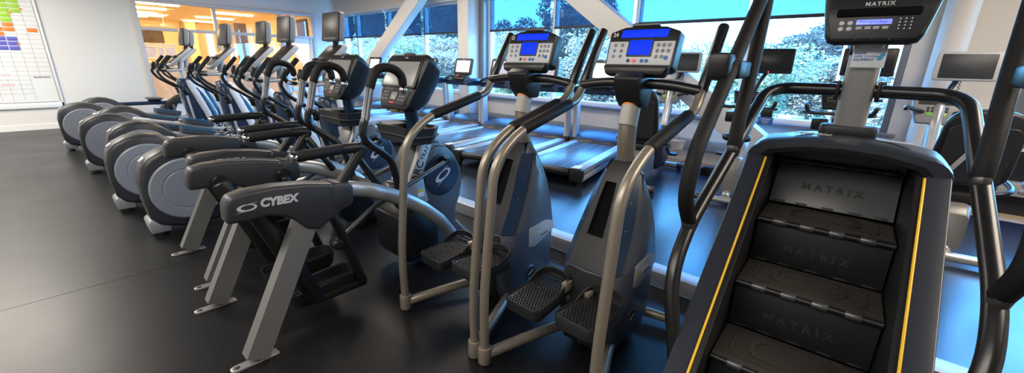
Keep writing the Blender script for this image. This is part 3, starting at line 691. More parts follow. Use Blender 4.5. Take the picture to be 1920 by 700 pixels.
    # flywheel body
    bp = [(1.13, .10), (1.10, .42), (1.14, .70), (1.20, .84), (1.30, .885), (1.39, .873), (1.48, .79), (1.545, .68), (1.565, .56), (1.54, .44), (1.49, .33), (1.49, .22), (1.60, .10), (1.60, .04), (1.15, .04)]
    MB().prism(bp, -.13, .085, .045, seg=3).build('flywheel_housing', 'shell', t, 55)
    MB().prism([(1.395 + (p[0]-1.36)*.86 + .01, .5 + (p[1]-.5)*.9) for p in bp], .07, .094, .012).build('side_cover', 'slate', t, 55)
    for s in (1, -1):
        d = MB().lathe([(.001, .012), (.12, .012), (.148, .006), (.154, -.01)], (.095 if s > 0 else -.13, 1.392, .63), (s, 0, 0), 44).build('crank_disc', 'navy', t)
        if s > 0: swoosh(.075, frame((.109, 1.392, .63), (0, .85, .5), (0, -.5, .85)), 'logo', d)
        MB().cyl((s*.10 - .01, 1.385, .742), (s*.175, 1.385, .742), .026, bevel=.006).build('crank_pin', 'black', d)
    MB().tube([(.0, 1.28, .45), (.07, 1.35, .40), (.07, 1.47, .24), (.07, 1.62, .07)], .02, .05, 8, rx=.05).build('front_strut', 'silver', t)
    MB().prism([(1.06, .54), (1.08, .61), (1.175, .80), (1.215, .93), (1.30, .93), (1.29, .85), (1.21, .68), (1.225, .56), (1.25, .48), (1.20, .45)], .09, .125, .006).build('mast_plate', 'silver', t)
    md = V((0, .155, .30)).normalized()
    mp_ = t.children[-1]
    fmx = frame((.1262, 1.135, .635), md, (0, -md.z, md.y))
    text('lettering', 'ARC', .075, fmx, 'ink', mp_, .0008, 'LEFT', 0, 1, .001)
    text('lettering', 'TRAINER', .042, fmx @ Matrix.Translation((.155, -.005, 0)), 'ink', mp_, .0008, 'LEFT', 0, 1, .0005)
    MB().box((.1262, 1.185, .545), (.002, .05, .05), .0004).build('warning_label', 'paper', mp_); MB().box((.1272, 1.185, .562), (.002, .05, .016), .0003).build('label_stripe', 'ylabel', mp_)
    MB().tube([(.02, 1.245, .84), (.025, 1.215, 1.0), (.03, 1.20, 1.2)], .05, .1, 14, rx=.04).build('mast', 'navy', t)
    # cup tray
    tp = [(-.24, 1.05), (-.18, 1.02), (-.06, 1.035), (.08, 1.035), (.20, 1.02), (.285, 1.06), (.30, 1.18), (.23, 1.255), (-.18, 1.255), (-.25, 1.19)]
    tp = [(.065 + (p[0] - .025)*.86, p[1] + .01) for p in tp]
    tr = MB().prism(tp, .945, .958, .004, axis='z')
    n = len(tp)
    ci = V((.065, 1.15, 0))
    outr = [V((p[0], p[1], 0)) for p in tp]; inr = [ci + (v - ci)*.9 for v in outr]
    tr.loft([[v + V((0, 0, .905)) + (ci - v)*.16 for v in outr], [v + V((0, 0, 1.005)) for v in outr], [v + V((0, 0, 1.005)) for v in inr], [v + V((0, 0, .95)) for v in inr]], cap=False)
    tr.prism([(ci.x + (p[0] - ci.x)*.84, ci.y + (p[1] - ci.y)*.84) for p in tp], .90, .925, .008, axis='z')
    ty = tr.build('cup_tray', 'char2', t, 35)
    MB().prism(rr(-.085, 1.135, .075, .07, .05), .945, 1.005, .008, axis='z').build('cup_holder', 'char2', ty); MB().lathe([(.042, 1.0065), (.042, .96), (.001, .959)], (-.08, 1.13, 0), (0, 0, 1), 24).build('cup_recess', 'ink', ty)
    for k, m in enumerate(('orangel', 'orangel')): MB().box((.12 + .06*k, 1.2515, .98), (.045, .003, .010), 0).build('tray_label', m, ty)
    # console
    fc = frame((.005, 1.15, 1.275), (1, 0, 0), (0, .46, 1)) @ Matrix.Diagonal((1.10, 1.08, 1.15, 1))
    def cr(z, hx0, hx1, y0, y1, r=.045): # trapezoid ring: wider at the top
        out = []
        for p in rr(0, (y0+y1)/2, 1, (y1-y0)/2, r, 6):
            k = (p[1]-y0)/(y1-y0); hx = hx0 + (hx1-hx0)*k
            out.append((p[0]*hx if abs(p[0]) < 1 - r else math.copysign(hx - (1 - abs(p[0])) , p[0]), p[1], z))
        return out
    c = MB().loft([cr(-.17, .07, .12, -.09, .11), cr(-.125, .10, .17, -.13, .15), cr(-.05, .135, .205, -.165, .165), cr(-.012, .14, .205, -.172, .17), cr(0, .125, .19, -.158, .155)]).xf(fc).build('console', 'char', t, 45)
    MB().prism(rr(0, .045, .168, .088, .012), -.001, .006, .003, axis='z').xf(fc).build('screen_bezel', 'black', c)
    MB().prism(rr(0, .043, .150, .074, .006), .004, .008, .001, axis='z').xf(fc).build('touchscreen', 'tscreen', c)
    text('lettering', 'CYBEX', .012, fc @ Matrix.Translation((0, .142, .001)), 'logo', c, .0006)
    MB().box((0, .165, -.012), (.10, .02, .02), .006).xf(fc).build('top_grip', 'ink', c)
    kp = MB().prism([(-.145, -.06), (.145, -.06), (.115, -.145), (-.115, -.145)], 0, .005, .002, axis='z').xf(fc).build('keypad', 'ink', c)
    MB().box((0, -.095, .006), (.055, .045, .004), .001).xf(fc).build('small_display', 'tscreen', kp)
    kk = MB(); [kk.box((x, -.075 - .02*y, .006), (.014, .01, .004), .001) for x in (-.10, -.08, -.06, .06, .08, .10) for y in range(3)]; kk.xf(fc).build('keys', 'grey', kp)
    MB().box((0, -.135, .006), (.045, .008, .004), .001).xf(fc).build('red_keys', 'red', kp)
    MB().box((0, -.172, -.03), (.07, .006, .022), .001).xf(fc).build('yellow_label', 'ylabel', c)
    MB().tube([(-.33, 1.42, .045), (.33, 1.42, .045)], .03, 0, 12).build('front_stabiliser', 'dsteel', t)
    MB().prism([(1.0, .16), (1.0, .42), (1.2, .46), (1.3, .3), (1.3, .08), (1.05, .08)], -.16, .16, .02).build('motor_box', 'black', t)
    MB().tube([(0, .99, .60), (0, 1.2, .55), (0, 1.25, .3)], .05, .1, 10).build('frame_spine', 'dsteel', t)
    return t
pa = make_arc()
for k, (x, y, lb) in enumerate([(-2.32, .36, 'arc trainer beside the stepper numbered 23, its side emblem fully in view'), (-3.29, .42, 'arc trainer next to the elliptical row, mostly behind the nearer arc trainer')]): place(pa, (x, y, 0), 0, lb, k == 0)

# ================================================================ steppers
def make_stepper():
    t = thing('stepper', '', 'stepper', group='numbered steppers')
    for s in (1, -1):
        x = s*.295
        f = MB().tube([(x, 0, .04), (x, -.008, .35), (x, .055, .985), (x, .20, 1.102), (x, .665, 1.222), (x, .71, 1.30), (x, .74, 1.35)], .0215, .13, 14, rounded=False).build('handrail', 'taupe', t)
        MB().cyl((x, 0, .0), (x, 0, .095), .033, 24, .004).build('foot_collar', 'taupe', f)
        MB().cyl((x, 0, .0), (x, 0, .012), .034, 24).build('rubber_foot', 'black', f)
        MB().tube([(x, .235, 1.112), (x, .60, 1.207)], .0265, 0, 16).build('foam_grip', 'foam', f)
        MB().tube([(x, .705, 1.29), (x, .88, 1.575)], .0235, 0, 16).build('upper_grip', 'blackm', f)
        MB().tube([(x, .70, 1.298), (s*.16, .70, 1.318), (0, .70, 1.318)], .0225, .06, 14, rounded=False).build('cross_bar', 'blackm', t)
        MB().tube([(x, .0, .05), (s*.20, .25, .075), (s*.14, .40, .085), (s*.10, .52, .075)], .027, .09, 14).build('base_tube', 'taupe', t)
        # pedals
        y0, z0 = ((.205, .395) if s > 0 else (.215, .365)); x = s*.142
        fm = Matrix.Translation((x, y0, z0)) @ Matrix.Rotation(rad(-5 if s > 0 else 4), 4, 'X')
        oo = [(p[0]*(1 if p[1] < .05 else .92), p[1]) for p in rr(0, 0, .100, .150, .035)]
        pd = MB().loft([[(p[0]*.84, p[1]*.88, -.062) for p in oo], [(p[0]*.97, p[1]*.98, -.05) for p in oo], [(p[0], p[1], .002) for p in oo], [(p[0]*.98, p[1]*.985, .006) for p in oo], [(p[0]*.94, p[1]*.96, .004) for p in oo], [(p[0]*.93, p[1]*.95, -.001) for p in oo]]).xf(fm).build('foot_pedal', 'char', t)
        gd = [(-.094, .02, .004), (-.092, .09, .035), (-.075, .132, .05), (-.03, .148, .055), (.03, .148, .055), (.075, .132, .05), (.092, .09, .035), (.094, .02, .004)]
        MB().loft([[V(p) + V((0, 0, -.03)), V(p), V(p)*.96 + V((0, -.002, 0)), V(p)*.96 + V((0, -.002, -.03))] for p in gd]).xf(fm).build('toe_guard', 'char', pd)
        st = MB()
        for i in range(-5, 6):
            for j in range(-9, 9):
                st.box((i*.0155 + (j % 2)*.0075, j*.0155, .001), (.009, .013, .006), .002, Matrix.Rotation(rad(45), 3, 'Z'))
        st.xf(fm).build('tread_studs', 'black', pd)
        pa_ = MB().tube([(s*.075, .27, .345), (s*.065, .40, .30), (s*.06, .60, .22)], .022, .05, 8, rx=.03).build('pedal_arm', 'taupe', t)
        MB().box((s*.06, .315, .385), (.03, .06, .05), .008).build('arm_bracket', 'taupe', pa_)
    # body
    def ring(z, yf, yb, hx, ch=.055):
        return [(-hx+ch, yf, z), (-hx+.012, yf+ch*.95, z), (-hx, yf+ch*1.4, z), (-hx, yb-.06, z), (-hx*.75, yb-.015, z), (0, yb, z), (hx*.75, yb-.015, z), (hx, yb-.06, z), (hx, yf+ch*1.4, z), (hx-.012, yf+ch*.95, z), (hx-ch, yf, z), (0, yf-.012, z)]
    MB().loft([ring(.02, .44, .74, .125), ring(.06, .385, .80, .15), ring(.16, .35, .83, .158), ring(.34, .345, .84, .16), ring(.47, .385, .845, .16)]).build('lower_housing', 'slate', t, 50)
    bd_ = MB().loft([ring(.472, .425, .848, .160, .03), ring(.60, .495, .83, .152, .03), ring(.72, .555, .80, .138, .03), ring(.82, .60, .76, .122, .03), ring(.90, .635, .725, .10, .03), ring(.955, .66, .70, .06, .015)]).build('upper_housing', 'slate', t, 50)
    lv = [(.475, .375, .105), (.60, .446, .097), (.72, .506, .083), (.82, .551, .067), (.90, .592, .060), (.955, .635, .045)]
    def py(z):
        for (z0, y0, h0), (z1, y1, h1) in zip(lv, lv[1:]):
            if z <= z1: k = (z - z0)/(z1 - z0); return y0 + (y1 - y0)*k, h0 + (h1 - h0)*k
        return lv[-1][1:]
    fpn = MB()
    def strip(rows): fpn.loft([[(xa, y, z), (xb, y, z), (xb, y + .03, z), (xa, y + .03, z)] for z, y, xa, xb in rows])
    RW = ((.615, -.055, .030), (.70, -.052, .026), (.78, -.048, .022), (.86, -.040, .016))
    strip([(z, py(z)[0], -py(z)[1], py(z)[1]) for z in (.475, .54, .60, .615)])
    strip([(z, py(z)[0], -py(z)[1], xa) for z, xa, xb in RW]); strip([(z, py(z)[0], xb, py(z)[1]) for z, xa, xb in RW])
    strip([(z, py(z)[0], -py(z)[1], py(z)[1]) for z in (.86, .90, .955)])
    fpn.build('front_panel', 'char', bd_)
    MB().loft([[(xa - .004, py(z)[0] + .026, z), (xb + .004, py(z)[0] + .026, z), (xb, py(z)[0] + .05, z), (xa, py(z)[0] + .05, z)] for z, xa, xb in RW]).build('bottle_recess', 'void', bd_)  # near-black liner stands in for the shade deep in the bottle slot
    A = [[(-h, y, z), (h, y, z), (h*.9, y + .02, z), (-h*.9, y + .02, z)] for z, y, h in [(.06, .374, .095), (.16, .336, .103), (.34, .331, .105), (.46, .366, .105)]]
    MB().loft(A).build('lower_panel', 'char', t)
    for s in (1, -1):
        L = [(.475, .375, .105, .16), (.60, .446, .097, .152), (.72, .506, .083, .138), (.82, .551, .067, .122), (.90, .596, .06, .10)]
        R = []
        for z, y, h, hx in L:
            n_ = V((s*.7, -.7, 0))*.004
            R.append([V((s*h, y - .001, z)) + n_*.3, V((s*(hx - .010), y + .06, z)) + n_, V((s*(hx - .014), y + .066, z)), V((s*h*.95, y + .01, z))])
        MB().loft(R).build('corner_stripe', 'navy', bd_)
        sc = MB(); [sc.lathe([(.001, .002), (.003, .0015), (.004, 0)], (s*(h + hx)/2, y + .03, z), (s*.7, -.7, 0), 8) for z, y, h, hx in ((.66, .476, .09, .145), (.54, .42, .10, .156), (.78, .534, .074, .13))]
        sc.build('screws', 'zinc', bd_)
        b = MB().prism([(.56, .475), (.72, .49), (.80, .46), (.80, .41), (.62, .345), (.56, .36)], s*.158, s*.1625, .0015).build('side_badge', 'lgrey', t)
        if s > 0:
            text('lettering', 'StairMaster', .026, frame((.1632, .695, .432), (0, 1, .10), (0, -.1, 1)), 'paper', b, .0006, 'CENTER', .2)
            text('lettering', 'FREECLIMBER', .012, frame((.1632, .705, .405), (0, 1, .10), (0, -.1, 1)), 'ink', b, .0005, 'CENTER')
            MB().lathe([(.001, .0012), (.009, .0012), (.0095, 0)], (.1632, .60, .425), (1, 0, 0), 16).build('badge_dot', 'bgreen', b)
            e = MB().lathe([(.001, .003), (.036, .003), (.042, .006), (.046, .003), (.047, -.004)], (.158, .585, .185), (1, 0, 0), 32).build('round_emblem', 'dsteel', t)
            MB().lathe([(.001, .0045), (.034, .0045), (.035, .003)], (.158, .585, .185), (1, 0, 0), 28).build('emblem_face', 'ink', e)
            MB().box((.164, .585, .185), (.002, .05, .006), 0, Matrix.Rotation(rad(25), 3, 'X')).build('emblem_bar', 'pale', e)
    MB().tube([(0, .80, .05), (.08, .88, .05), (.28, .92, .045)], .026, .08, 12).build('front_stabiliser', 'taupe', t)
    MB().tube([(0, .80, .05), (-.08, .88, .05), (-.28, .92, .045)], .026, .08, 12).build('front_stabiliser', 'taupe', t)
    mst = MB().tube([(0, .70, .90), (0, .665, 1.0), (0, .655, 1.10), (0, .685, 1.25), (0, .70, 1.34)], .043, .12, 18, rounded=False).build('mast', 'taupe', t)
    MB().tube([(0, .652, 1.125), (0, .677, 1.22)], .0445, 0, 18, rounded=False).build('paper_wrap', 'wrap', mst)
    MB().tube([(0, .676, 1.214), (0, .680, 1.232)], .045, 0, 18, rounded=False).build('orange_band', 'orangel', mst)
    MB().prism([(.585, 1.345), (.625, 1.37), (.74, 1.37), (.76, 1.33), (.73, 1.21), (.66, 1.21), (.62, 1.25)], -.062, .062, .010).build('handle_bracket', 'char', t)
    # console
    fc = frame((0, .705, 1.475), (1, 0, 0), (0, .30, 1))
    c = MB().prism([(-.165, -.085), (-.15, -.10), (.15, -.10), (.165, -.085), (.168, .075), (.10, .098), (0, .106), (-.10, .098), (-.168, .075)], -.07, 0, .008, axis='z').xf(fc).build('console', 'black', t)
    MB().prism([(-.155, -.078), (.155, -.078), (.157, .03), (-.157, .03)], -.001, .004, .003, axis='z').xf(fc).build('keypad_panel', 'pale', c)
    MB().prism([(-.108, .048), (.115, .048), (.118, .084), (-.105, .084)], -.001, .003, .001, axis='z').xf(fc).build('text_display', 'blue', c)
    MB().prism(rr(0, .0, .062, .042, .006), .0, .006, .002, axis='z').xf(fc).build('screen_bezel', 'ink', c)
    MB().prism(rr(0, .0, .054, .034, .003), .005, .0075, .001, axis='z').xf(fc).build('graph_display', 'blue', c)
    kk = MB()
    for x in (-.125, -.09, .085, .11, .135):
        for y in (.012, -.014, -.04):
            if abs(x - .135) < .001 and y < -.03: continue
            MB().lathe([(.007, 0), (.0085, .0015), (.0095, 0)], (x, y, .004), (0, 0, 1), 14).xf(fc).build('key', 'lgrey', c)
    for x, m in ((-.045, 'ink'), (-.015, 'red'), (.022, 'bluink'), (.044, 'bluink')):
        MB().lathe([(.001, .003), (.008, .003), (.009, 0)], (x, -.06, .004), (0, 0, 1), 16).xf(fc).build('button', m, c)
    MB().lathe([(.001, .003), (.009, .003), (.010, 0)], (.13, -.045, .004), (0, 0, 1), 16).xf(fc).build('button', 'bluink', c)
    MB().prism([(-.16, -.085), (.16, -.085), (.14, -.13), (-.14, -.13)], -.03, .028, .012, axis='z').xf(fc).build('reading_rack', 'black', c)
    MB().box((0, .108, -.01), (.13, .016, .03), .006).xf(fc).build('top_clip', 'dsteel', c)
    MB().tube([(0, .70, 1.33), (0, .735, 1.43)], .035, 0, 12).build('console_neck', 'black', t)
    return t, fc
ps, sfc = make_stepper()
for k, (x, num, lb) in enumerate([(-1.545, '23', 'grey stepper with number 23 on its blue lit console'), (-.885, '24', 'grey stepper with number 24 on its blue lit console')]):
    r = place(ps, (x, 1.155, 0), 0, lb, k == 0)
    if k == 0: first = r
for r, num in ((first, '23'), (r, '24')):
    text('number', num, .027, sfc @ Matrix.Translation((-.137, .062, .001)), 'paper', [o for o in r.children if o.name.startswith('console') and 'neck' not in o.name][0], .0006, 'CENTER', 0, 1, .0004)

# ================================================================ stair climber
def make_climber():
    t = thing('stair_climber', 'large black stair climber with four moving steps and yellow pinstripes, rising from the bottom edge', 'stair climber', (-.04, 1.0, 0), 2.5)
    N = [(1.04, .764), (.772, .56), (.504, .356), (.236, .152)]
    for i, (y, z) in enumerate(N):
        s = MB().box((0, y + .125, z - .012), (.468, .262, .026), .007).build('step', 'tread', t)
        rb = MB()
        for k in range(13): rb.box((0, y + .03 + .016*k, z + .002), (.455, .007, .004), .001)
        rb.build('grip_ribs', 'tread', s)
        pd = MB(); o = rr(0, 0, .125, .07, .05, 8); q = rr(0, 0, .105, .052, .04, 8)
        pd.loft([[(a[0], y + .135 + a[1], z + .004) for a in o], [(a[0], y + .135 + a[1], z + .009) for a in o], [(a[0], y + .135 + a[1], z + .009) for a in q], [(a[0], y + .135 + a[1], z + .004) for a in q]], cap=False)
        o = rr(0, 0, .185, .10, .05, 8); q = rr(0, 0, .178, .093, .045, 8)
        pd.loft([[(a[0], y + .135 + a[1], z + .003) for a in o], [(a[0], y + .135 + a[1], z + .007) for a in o], [(a[0], y + .135 + a[1], z + .007) for a in q], [(a[0], y + .135 + a[1], z + .003) for a in q]], cap=False)
        pd.build('foot_ridge', 'tread', s)
        hg = MB(); hg.cyl((-.232, y, z - .012), (.232, y, z - .012), .013)
        hg.build('nose_rod', 'black', s)
        for x in (-.15, -.05, .05, .15): MB().cyl((x - .025, y - .001, z - .011), (x + .025, y - .001, z - .011), .0165, 16, .002).build('hinge', 'dsteel', s)
    tops = [(1.425, .955, 1.30, .775)] + [(N[i][0] + .006, N[i][1] - .028, N[i+1][0] + .262, N[i+1][1] - .0) for i in range(3)] + [(.24, .125, .24, .02)]
    for i, (y1, z1, y0, z0) in enumerate(tops):
        u = V((0, y1 - y0, z1 - z0)); L = u.length; fm = frame((0, (y0+y1)/2, (z0+z1)/2), (1, 0, 0), u)
        r = MB().box((0, 0, -.006), (.462, L, .012), .002).xf(fm).build('riser', 'shell' if i == 0 else 'char', t)  # top riser gets a paler plastic to paint the light on it
        text('embossed_lettering', 'M A T R I X', .046, fm @ Matrix.Translation((0, -.01, .0015)), 'emb', r, .0016, 'CENTER', 0, 1.0, .0015)
        for x in (-.19, -.10, 0, .10, .19): MB().box((x, -L/2 + .006, .001), (.045, .008, .004), .001).xf(fm).build('notch', 'ink', r)
        if i == 0:
            MB().cyl((-.225, y1 + .0, z1 + .004), (.225, y1, z1 + .004), .011).build('hinge_rod', 'black', r)
            for x in (-.17, -.08, .01, .10, .19): MB().cyl((x - .022, y1 - .001, z1 + .004), (x + .022, y1 - .001, z1 + .004), .0145, 14, .002).build('hinge', 'char', r)
    MB().box((0, 1.475, .55), (.50, .02, 1.06)).build('inner_back', 'ink', t)
    sl = lambda y: 1.017 + .76*(y - 1.17)
    for s in (1, -1):
        a, b = sorted((s*.238, s*.260))
        MB().prism([(-.14, .02), (-.10, sl(-.10)), (1.15, sl(1.15)), (1.20, 1.03), (1.46, 1.06), (1.46, .02)], a, b, .004).build('inner_rail', 'char', t)
        MB().tube([(s*.263, -.12, sl(-.12) + .004), (s*.263, 1.155, sl(1.155) + .004)], .0045, 0, 8).build('yellow_stripe', 'yellow', t)
        a, b = sorted((s*.266, s*.338))
        MB().prism([(-.17, .02), (-.13, sl(-.13) + .0), (1.15, sl(1.15) + .002), (1.20, 1.04), (1.52, 1.04), (1.53, .02)], a, b, .022, seg=4).build('side_panel', 'panel', t, 50)
        a, b = sorted((s*.30, s*.344))
        MB().prism([(-.13, .0), (-.13, .10), (.0, .12), (1.3, .12), (1.5, .08), (1.5, 0)], a, b, .012).build('skirt', 'grey', t)
    # top arch
    def arch(y, dz, k=1.):
        o = [(-.345, .97), (-.345, 1.0)] + [(-.345 + .085*(1 - math.cos(rad(a))), 1.0 + .085*math.sin(rad(a))) for a in range(15, 91, 15)] + [(-.13, 1.108), (0, 1.114), (.13, 1.108)]
        o += [(.345 - .085*(1 - math.cos(rad(a))), 1.0 + .085*math.sin(rad(a))) for a in range(90, 14, -15)] + [(.345, 1.0), (.345, .97)]
        i = [(.272, .97), (.272, .975), (.265, 1.01), (.24, 1.038), (.12, 1.066), (0, 1.074), (-.12, 1.066), (-.24, 1.038), (-.265, 1.01), (-.272, .975), (-.272, .97)]
        return [(p[0]*k, y, .9 + (p[1] - .9)*(1 + dz)) for p in o], [(p[0], y, .9 + (p[1] - .9)*(1 + dz)) for p in i]
    oo = []
    for y, dz, k in ((1.172, -.05, 1.), (1.195, .0, 1.), (1.26, .03, 1.), (1.40, .04, 1.), (1.47, .0, .99), (1.515, -.12, .97)):
        a, b = arch(y, dz, k); oo.append(a + b)
    hd = MB().loft(oo).build('top_hood', 'panel', t, 40)
    a, b = arch(1.168, -.05, 1.); n_ = len(b); tm = MB()
    bo = [(p[0]*1.075, p[1] - .004, p[2] + (.016 if p[2] > 1.0 else 0)) for p in b]
    tm.loft([[V(p) for p in bo[::1]] + [V(p) for p in b[::-1]], [V(p) + V((0, .03, 0)) for p in bo] + [V(p) + V((0, .03, 0)) for p in b[::-1]]])
    tm.build('arch_trim', 'char', hd)
    tp = MB(); _p = [(-.20, 1.03), (-.1, 1.045), (0, 1.05), (.1, 1.045), (.20, 1.03)]
    text('embossed_lettering', 'M A T R I X', .03, frame((0, 1.19, 1.098), (1, 0, 0), (0, .8, .6)), 'emb', hd, .002)
    MB().box((.16, 1.30, 1.1165), (.12, .05, .003), .001, Matrix.Rotation(rad(3), 3, 'Y')).build('data_label', 'lgrey', hd)
    cr = MB(); rnd = random.Random(4)
    for k in range(7): cr.box((-.17 + .018*k, 1.31 + rnd.uniform(-.01, .01), 1.1175), (.03, .045, .003), .001, Matrix.Rotation(rnd.uniform(-.25, .25), 3, 'Y'))
    cr.build('foil_label', 'silver', hd)
    MB().box((0, 1.51, .5), (.56, .04, 1.0), .01).build('rear_cover', 'char', t)
    # post, base block, console
    MB().prism(rr(0, 1.40, .105, .065, .03), 1.112, 1.158, .012, axis='z').build('post_base', 'ink', t)
    ps_ = MB(); ps_.loft([[(p[0], 1.40 + p[1] - (z - 1.15)*.12, z) for p in rr(0, 0, .058, .045, .035, 7)] for z in (1.14, 1.25, 1.5)]); ps_.build('post', 'postgrey', t)
    MB().prism(rr(0, 1.362, .062, .035, .02), 1.455, 1.52, .01, axis='z').build('post_cap', 'char', t)
    fc = frame((0, 1.26, 1.63), (1, 0, 0), (0, .26, 1))
    c = MB()
    def cring(z, k, r=.03):
        pts = [(-.145, -.135), (.145, -.135), (.162, -.06), (.182, .05), (.182, .30), (-.182, .30), (-.182, .05), (-.162, -.06)]
        out = []
        n = len(pts)
        for i in range(n):
            p, a, b = V((*pts[i], 0)), V((*pts[i-1], 0)), V((*pts[(i+1) % n], 0))
            d1 = (a - p).normalized()*r; d2 = (b - p).normalized()*r
            for q in (p + d1, p + (d1 + d2)*.28, p + d2): out.append((q.x*k, (q.y - .08)*k + .08, z))
        return out
    con = c.loft([cring(-.12, .72), cring(-.09, .88), cring(-.02, 1.0), cring(.0, .985), cring(.008, .95)]).xf(fc).build('console', 'char', t, 45)
    fq = fc @ Matrix.Translation((0, -.034, 0))
    MB().prism([(-.13, -.085), (.13, -.085), (.155, .005), (.165, .04), (-.165, .04), (-.155, .005)], .006, .012, .003, axis='z').xf(fq).build('key_panel', 'char2', con)
    MB().prism(rr(0, .018, .128, .017, .008), .010, .0145, .002, axis='z').xf(fq).build('led_window', 'void', con)
    text('lettering', 'MATRIX', .021, fq @ Matrix.Translation((0, .051, .009)), 'pale', con, .0008, 'CENTER', 0, 1.25, .0006)
    MB().prism(rr(0, .19, .15, .105, .01), .006, .012, .003, axis='z').xf(fq).build('tv_window', 'navy', con)
    dsp = MB().prism(rr(-.005, -.020, .054, .0095, .002), .011, .014, .001, axis='z').xf(fq).build('text_display', 'lilac', con)
    text('lettering', 'Press go to Begin', .0125, fq @ Matrix.Translation((-.005, -.020, .0143)), 'navy', dsp, .0003)
    kk = MB()
    for x in (-.105, -.078):
        for y in (-.022, -.045): kk.lathe([(.001, .0045), (.008, .004), (.0095, 0)], (x, y, .011), (0, 0, 1), 16)
    kk.xf(fq).build('arrow_keys', 'pale', con)
    kk = MB(); [kk.box((x, -.043, .013), (.019, .012, .004), .0015) for x in (-.047, -.020, .006, .033)]; kk.xf(fq).build('function_keys', 'lgrey', con)
    kk = MB(); [kk.box((.072 + .0165*i, -.011 - .0125*j, .0125), (.0135, .0095, .003), .001) for i in range(3) for j in range(4)]; kk.xf(fq).build('number_keys', 'char2', con)
    kk = MB(); [kk.box((.072 + .0165*i, -.011 - .0125*j, .0145), (.004, .006, .0008)) for i in range(3) for j in range(4)]; kk.xf(fq).build('number_marks', 'pale', con)
    jk = MB(); [jk.lathe([(.001, .002), (.005, .003), (.007, 0)], (x, -.088, .006), (0, 0, 1), 14) for x in (-.05, 0, .05)]; jk.xf(fq).build('sockets', 'black', con)
    # hand rails
    pts = [(-.305, .44, .02), (-.325, .40, .30), (-.405, .45, .63), (-.41, .60, .79), (-.335, 1.29, 1.285), (-.28, 1.37, 1.31), (0, 1.385, 1.312)]
    MB().tube(pts + [(-p[0], p[1], p[2]) for p in pts[-2::-1]], .0265, .13, 16).build('hand_rail', 'blackm', t)
    for s in (1, -1):
        MB().box((s*.070, 1.375, 1.31), (.016, .062, .085), .006).build('rail_clamp', 'black', t)
        bo = MB(); [bo.cyl((s*.076, 1.352, 1.31 + dz), (s*.09, 1.352, 1.31 + dz), .006, 8) for dz in (.035, -.035)]; bo.build('clamp_bolts', 'dsteel', t)
        x = s*.408
        g = MB().tube([(s*.408, .605, .81), (s*.415, .515, .93), (s*.412, .55, 1.10), (s*.40, 1.17, 1.69), (s*.395, 1.24, 1.74), (s*.385, 1.20, 1.65), (s*.375, 1.09, 1.36), (s*.368, .985, 1.18), (s*.365, .95, 1.06)], .028, .09, 16).build('grip_loop', 'foam', t)
        MB().tube([(s*.407, .60, .79), (s*.411, .583, .835)], .0245, 0, 14).build('grip_joint', 'dsteel', g); MB().tube([(s*.366, .945, 1.045), (s*.366, .952, 1.085)], .0245, 0, 14).build('grip_joint', 'dsteel', g)
        p = MB().box((s*.437, .83, 1.40), (.085, .11, .105), .018).build('control_pod', 'black', t)
        MB().box((s*.392, .95, 1.39), (.045, .20, .07), .012).build('pod_arm', 'char', p)
    ft = MB(); [ft.cyl((x, y, 0), (x, y, .05), .03) for x in (-.3, .3) for y in (-.05, 1.44)]; ft.build('foot', 'black', t)
    return t
cl_ = make_climber()
# acrylic notice on the post
sg = thing('wipe_down_sign', 'small clear plastic notice asking to wipe down equipment, on the stair climber post', 'sign', (-.04, 1.0, 0), 2.5)
fm = frame((.008, 1.305, 1.447), (1, 0, 0), (0, .12, 1)) @ Matrix.Diagonal((.92, .95, 1, 1))
MB().box((0, 0, 0), (.118, .082, .003), .001).xf(fm).build('plate', 'acrylic', sg)
for k, w_ in enumerate(('PLEASE', 'WIPE DOWN', 'EQUIPMENT')): text('lettering', w_, .0135, fm @ Matrix.Translation((-.053, .019 - .0135*k, .002)), 'bluink', sg, .0004, 'LEFT', 0, 1, .0004)
MB().prism([(.037 + .0105*math.cos(a*PI/8) * (1 + .22*math.cos(3*a*PI/8)), -.001 + .0105*math.sin(a*PI/8)) for a in range(16)], .0016, .0022, axis='z').xf(fm).build('cloth_mark', 'cyan', sg)
MB().lathe([(.007, 0), (.0085, 0), (.0085, .0006), (.007, .0006)], (.045, .012, .0016), (0, 0, 1), 24).xf(fm).build('ring_mark', 'cyan', sg)
MB().box((.019, 0, .0018), (.0006, .018, .0006)).xf(fm).build('divider_line', 'lgrey', sg)

